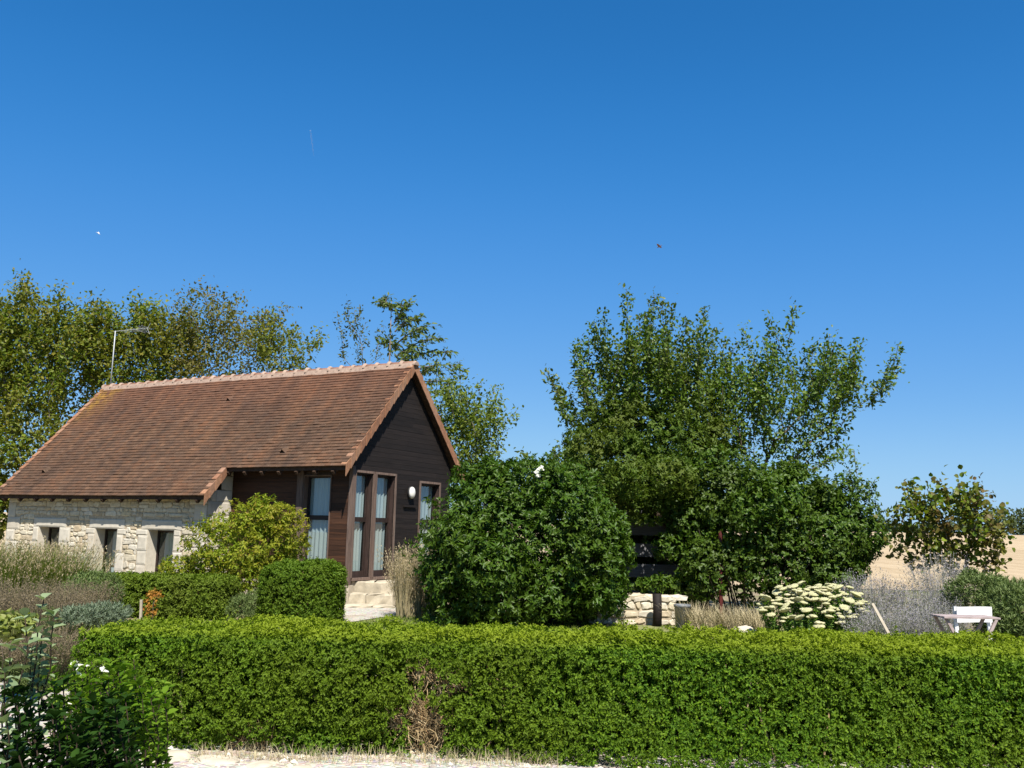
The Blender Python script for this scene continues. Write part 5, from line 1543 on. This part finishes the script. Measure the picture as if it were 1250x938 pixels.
for y in (-0.13, 0.13):
    for (xa, xb) in ((-0.27, 0.16), (0.27, -0.16)):
        yy = y + (0.016 if xa < 0 else -0.016)
        MB().bar((xb, yy, 0), (xa, yy, zt - 0.02), 0.03, 0.03, (0, 1, 0)).build('leg', M['table_wood'], tb)
p0, p1 = at(1084, 772, 11.3), at(1065, 737, 11.5)
d = p1 - p0
p0 = p1 - d * (p1[2] / d[2])
tag(MB().bar(p0, p1, 0.03, 0.018, (0, 1, 0)).build('garden_stake', M['whitewash']), 'white wooden stake leaning in front of the grey purple sage', 'stake')

# ---- far wood on the horizon
M['far_leaf'] = leaf_mat('far_wood_leaf', [(0.06, 0.085, 0.035), (0.08, 0.11, 0.045), (0.10, 0.12, 0.05)], 0.7, 0.1, 0.15)
rng = rs(140)
blobs = []
for px in range(560, 1420, 16):
    Yf = 235 + rng.uniform(-12, 12)
    hgt = 2.2 + 1.0 * math.sin(px * 0.021) + (1.3 if px > 1215 else 0) + rng.uniform(-0.4, 0.5)
    x = at(px, 650, Yf)[0]
    blobs.append((x, Yf, 3.1 + hgt * 0.75, rng.uniform(2.2, 3.6), 3.0, hgt))
P, O = blob_points(blobs, 15000, rng, 0.2, 0.25, 0.3, 7, 2.6)
V, F = leaf_geo(P, rand_unit(rng, len(P)), nrm(O + rand_unit(rng, len(P)) * 0.6), 0.85 * rng.uniform(0.6, 1.3, len(P)), 0.5)
tag(mesh_np('distant_wood', V, [F], M['far_leaf']), 'distant dark green wood along the far edge of the field', 'wood', None, 'stuff')

# ================================================================== FOREGROUND LEFT
M['grey_leaf'] = leaf_mat('grey_green_leaf', [(0.16, 0.22, 0.11), (0.22, 0.29, 0.15), (0.28, 0.34, 0.20), (0.10, 0.17, 0.06)], 0.8, 0.08, 0.22)
M['rose_leaf'] = leaf_mat('rose_leaf', [(0.06, 0.13, 0.008), (0.09, 0.18, 0.011), (0.13, 0.22, 0.016), (0.18, 0.27, 0.03)], 0.7, 0.08, 0.3)
M['shaded_leaf'] = leaf_mat('shaded_green_leaf', [(0.012, 0.035, 0.006), (0.02, 0.05, 0.008), (0.03, 0.07, 0.010)], 0.8, 0.05, 0.2)  # shade over the near corner put into the leaf colour
def stem_plant(name, label, cat, stems, leafL, leafW, mat, seed, spacing=0.05, shape='round', group=None, rad=0.006, th=(35, 80), per=3, bark='grey_bark', start=0.35):
    rng = rs(seed)
    base = np.array([np.mean([s[0][0] for s in stems]), np.mean([s[0][1] for s in stems]), 0.0])
    t = thing(name, label, cat, tuple(base), 0, group)
    mb = MB()
    C, A = [], []
    for pts in stems:
        pts = np.array(pts, float) - base
        d = np.linalg.norm(np.diff(pts, axis=0), axis=1); s_ = np.concatenate([[0], np.cumsum(d)])
        ss = np.linspace(0, s_[-1], 14)
        Q = np.stack([np.interp(ss, s_, pts[:, i]) for i in range(3)], 1) + rng.normal(size=(14, 3)) * 0.008
        mb.tube(Q, np.linspace(rad, rad * 0.35, 14), 5)
        for x in np.arange(s_[-1] * start, s_[-1], spacing):
            C.append([np.interp(x, ss, Q[:, i]) for i in range(3)])
            k = min(int(x / s_[-1] * 13), 12)
            A.append(Q[k + 1] - Q[k])
        C.append(Q[-1]); A.append(Q[-1] - Q[-2])
    mb.build('stems', M[bark], t, True)
    V, F = sprigs(np.array(C), np.array(A), per, leafL, leafW, rng, th=th, spread=0.1, shape=shape, droop=0.1)
    mesh_np('foliage', V, [F], mat, t)
    return t
def P3(px, py, Y): return tuple(at(px, py, Y))
def up(px, py, Y, bx=0.0, by=0.0):     # stem from the ground to the point seen at (px,py)
    e = at(px, py, Y)
    return [(e[0] * 0.8 + bx, Y + by, 0.0), (e[0] * 0.9 + bx * 0.6, Y + by * 0.5, e[2] * 0.5), tuple(e)]
gs = []
for (px, py, Y, bx, by) in ((55, 732, 3.5, -0.35, 0.0), (30, 760, 3.4, -0.3, 0.05), (68, 752, 3.6, -0.4, 0.1), (12, 785, 3.2, -0.2, 0), (40, 790, 3.5, -0.3, 0.1), (-15, 800, 3.1, -0.15, 0), (5, 830, 3.0, -0.2, 0.1), (50, 775, 3.6, -0.3, 0.2), (-30, 760, 3.3, -0.1, 0.1), (25, 812, 3.3, -0.2, 0.0))[:8]:
    gs.append(up(px, py, Y, bx, by))
stem_plant('grey_leaved_plant', 'plant with round grey green leaves on leaning stems in the near left corner', 'plant', gs, 0.038, 0.028, M['grey_leaf'], 151, 0.038, 'round', None, 0.006, (40, 85), 2, 'dark_bark', 0.5)
rsn = rs(152)
st_ = []
for i in range(46):
    px, py, Y = rsn.uniform(60, 205), rsn.uniform(800, 870), rsn.uniform(3.7, 4.5)
    if px > 165 and py < 830: py += 25
    st_.append(up(px, py, Y, -0.12 + rsn.normal() * 0.06, rsn.normal() * 0.1))
rose = stem_plant('rose_bush', 'leafy green rose bush with white blooms overlapping the left end of the long hedge', 'rose bush', st_, 0.036, 0.022, M['rose_leaf'], 153, 0.026, 'leaf', None, 0.006, (40, 88), 3, 'dark_bark', 0.68)
o_ = np.array(rose.location)
for (px, py, Y, n, r) in ((101, 812, 3.9, 4, 0.015), (131, 821, 4.0, 2, 0.014), (97, 845, 3.95, 1, 0.012), (117, 815, 3.95, 1, 0.009)):
    blossom('flower_cluster', rose, [at(px, py, Y) - o_ + rsn.normal(size=3) * 0.011 + [0, -0.05, 0] for _ in range(n)], rsn, r, 6)
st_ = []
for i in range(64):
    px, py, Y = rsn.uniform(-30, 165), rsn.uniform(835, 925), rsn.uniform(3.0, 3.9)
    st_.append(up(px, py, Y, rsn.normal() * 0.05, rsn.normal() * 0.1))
stem_plant('shaded_shrub', 'twiggy shrub with leaves darkened for shade at the bottom left corner', 'shrub', st_, 0.038, 0.022, M['shaded_leaf'], 154, 0.034, 'leaf', None, 0.006, (40, 90), 4, 'dark_bark', 0.45)

# edging stones and loose chips by the hedge foot
rng = rs(160)
es = [(170, 928, 'flat pale edging stone at the left foot of the long hedge', 0.16), (205, 922, 'broad pale edging stone, second from the left at the hedge foot', 0.20), (262, 926, 'pale edging stone, third from the left at the hedge foot', 0.17),
      (318, 930, 'low pale edging stone, fourth from the left at the hedge foot', 0.14), (372, 934, 'small pale edging stone left of the bald hedge patch', 0.12)]
for i, (px, py, l, r) in enumerate(es):
    d = ray(px, py)
    q = EYE + d * (-(1.65 - 0.03) / d[2])
    boulder('edging_stone', l, (q[0], q[1], -0.02), r, 5 + i, M['pale_stone'], 'stone', 'edging stones along the hedge', 0.2)
n = 1500
P = np.stack([rng.uniform(-4.5, 1.0, n), rng.uniform(4.2, 7.4, n), np.full(n, 0.012)], 1)
mb = MB()
for p_ in P:
    r = rng.uniform(0.008, 0.028)
    V = rand_unit(rng, 6) * 0.25 + np.array([(1, 0, 0), (0, 1, 0), (-1, 0, 0), (0, -1, 0), (0, 0, 0.8), (0, 0, -0.5)])
    mb.add(p_ + V * r, [(0, 1, 4), (1, 2, 4), (2, 3, 4), (3, 0, 4), (1, 0, 5), (2, 1, 5), (3, 2, 5), (0, 3, 5)])
M['chips'] = island_mat('stone_chips', [(0.62, 0.55, 0.43), (0.72, 0.66, 0.55), (0.50, 0.42, 0.32), (0.68, 0.60, 0.48)], 0.95, 0.1, 20, 0.2, 0.2)
tag(mb.build('gravel', M['chips']), 'loose pale stone chips at the foot of the long hedge', 'gravel', None, 'stuff')
# dry grass fringe under the hedge and lawn blades
n = 1100
P = np.stack([rng.uniform(-2.2, 0.4, n), 7.0 + rng.normal(size=n) * 0.06, np.full(n, 0.01)], 1)
V, F, _, _ = blades(P, rng.uniform(0.03, 0.13, n), 0.004, rng.uniform(0.1, 0.9, n), rng)
tag(mesh_np('dry_grass_fringe', V, [F], M['straw']), 'dry grass fringe along the foot of the long hedge', 'grass', None, 'stuff')
n = 9000
P = np.stack([rng.uniform(-2.75, 1.2, n), rng.uniform(14.6, 18.0, n), np.full(n, 0.016)], 1)
P = P[(P[:, 0] > -2.6 + (P[:, 1] - 16.6) * 0.32) | (P[:, 1] < 16.0)]
V, F, _, _ = blades(P, rng.uniform(0.03, 0.09, len(P)), 0.008, rng.uniform(0.1, 0.8, len(P)), rng, 2)
tag(mesh_np('lawn_grass', V, [F], M['grass_green']), 'short worn lawn grass beside the stone path', 'grass', None, 'stuff')

# ---- flying insects-birds and the faint trail in the sky
M['bird_brown'] = plain('brown_feather', (0.22, 0.13, 0.09), 0.8, 0.2, 0.3, 30, 0)
M['bird_white'] = plain('white_feather', (0.7, 0.7, 0.7), 0.8, 0.2, 0.1, 30, 0)
def bird(label, px, py, Y, sc_, mat, rz, roll):
    p = at(px, py, Y)
    t = thing('bird', label, 'bird', tuple(p), rz)
    t.rotation_euler = (roll, 0.35, rz)
    mb = MB()
    prof = [(0.002, -0.5), (0.05, -0.45), (0.035, -0.25), (0.09, -0.05), (0.10, 0.1), (0.075, 0.25), (0.06, 0.33), (0.055, 0.4), (0.012, 0.46), (0.004, 0.53)]
    mb.lathe([(r * sc_, h * sc_) for r, h in prof], (0, 0, 0), 'x', 10)
    for s in (-1, 1):                  # wings with thickness
        top_ = [(0.18, 0.05, 0.05), (0.22, 0.4, 0.16), (0.05, 0.75, 0.14), (-0.12, 0.5, 0.12), (-0.18, 0.05, 0.04)]
        V = [(x * sc_, y * s * sc_, z * sc_) for x, y, z in top_] + [(x * sc_, y * s * sc_, (z - 0.02) * sc_) for x, y, z in top_]
        mb.add(V, [(0, 1, 2, 3, 4), (9, 8, 7, 6, 5)] + [(i, (i + 1) % 5, 5 + (i + 1) % 5, 5 + i) for i in range(5)])
    mb.build('body', mat, t)
    return t
bird('small brown bird flying high above the right hand trees', 805, 301, 40, 0.26, M['bird_brown'], 2.5, 0.3)
bird('small white bird flying at the left of the sky', 120, 285, 40, 0.2, M['bird_white'], 0.8, 0.6)
t = NT('vapour')
df = t.n('ShaderNodeBsdfDiffuse'); df.inputs[0].default_value = (0.9, 0.9, 0.9, 1)
tp = t.n('ShaderNodeBsdfTransparent')
mx = t.n('ShaderNodeMixShader'); mx.inputs[0].default_value = 0.06
t.l(tp.outputs[0], mx.inputs[1]); t.l(df.outputs[0], mx.inputs[2])
M['vapour'] = t.out(mx.outputs[0])
a_, b_ = at(379, 160, 4000), at(383, 190, 4600)
tag(MB().tube([a_, (a_ + b_) / 2, b_], [4, 4.5, 2], 8).build('vapour_trail', M['vapour'], None, True), 'faint short vapour trail high in the blue sky', 'vapour trail')

# base colours are entered a little high: bring every surface to its real-world albedo
ALBEDO = 0.80
for m in bpy.data.materials:
    tr_ = m.node_tree
    for nd in list(tr_.nodes):
        if nd.type in ('BSDF_PRINCIPLED', 'BSDF_TRANSLUCENT'):
            inp = nd.inputs[0]
            if inp.is_linked:
                src = inp.links[0].from_socket
                mxn = tr_.nodes.new('ShaderNodeMix'); mxn.data_type = 'RGBA'; mxn.blend_type = 'MULTIPLY'
                mxn.inputs[0].default_value = 1.0
                mxn.inputs[7].default_value = (ALBEDO, ALBEDO, ALBEDO, 1)
                tr_.links.new(src, mxn.inputs[6]); tr_.links.new(mxn.outputs[2], inp)
            else:
                c = inp.default_value
                inp.default_value = (c[0] * ALBEDO, c[1] * ALBEDO, c[2] * ALBEDO, 1)
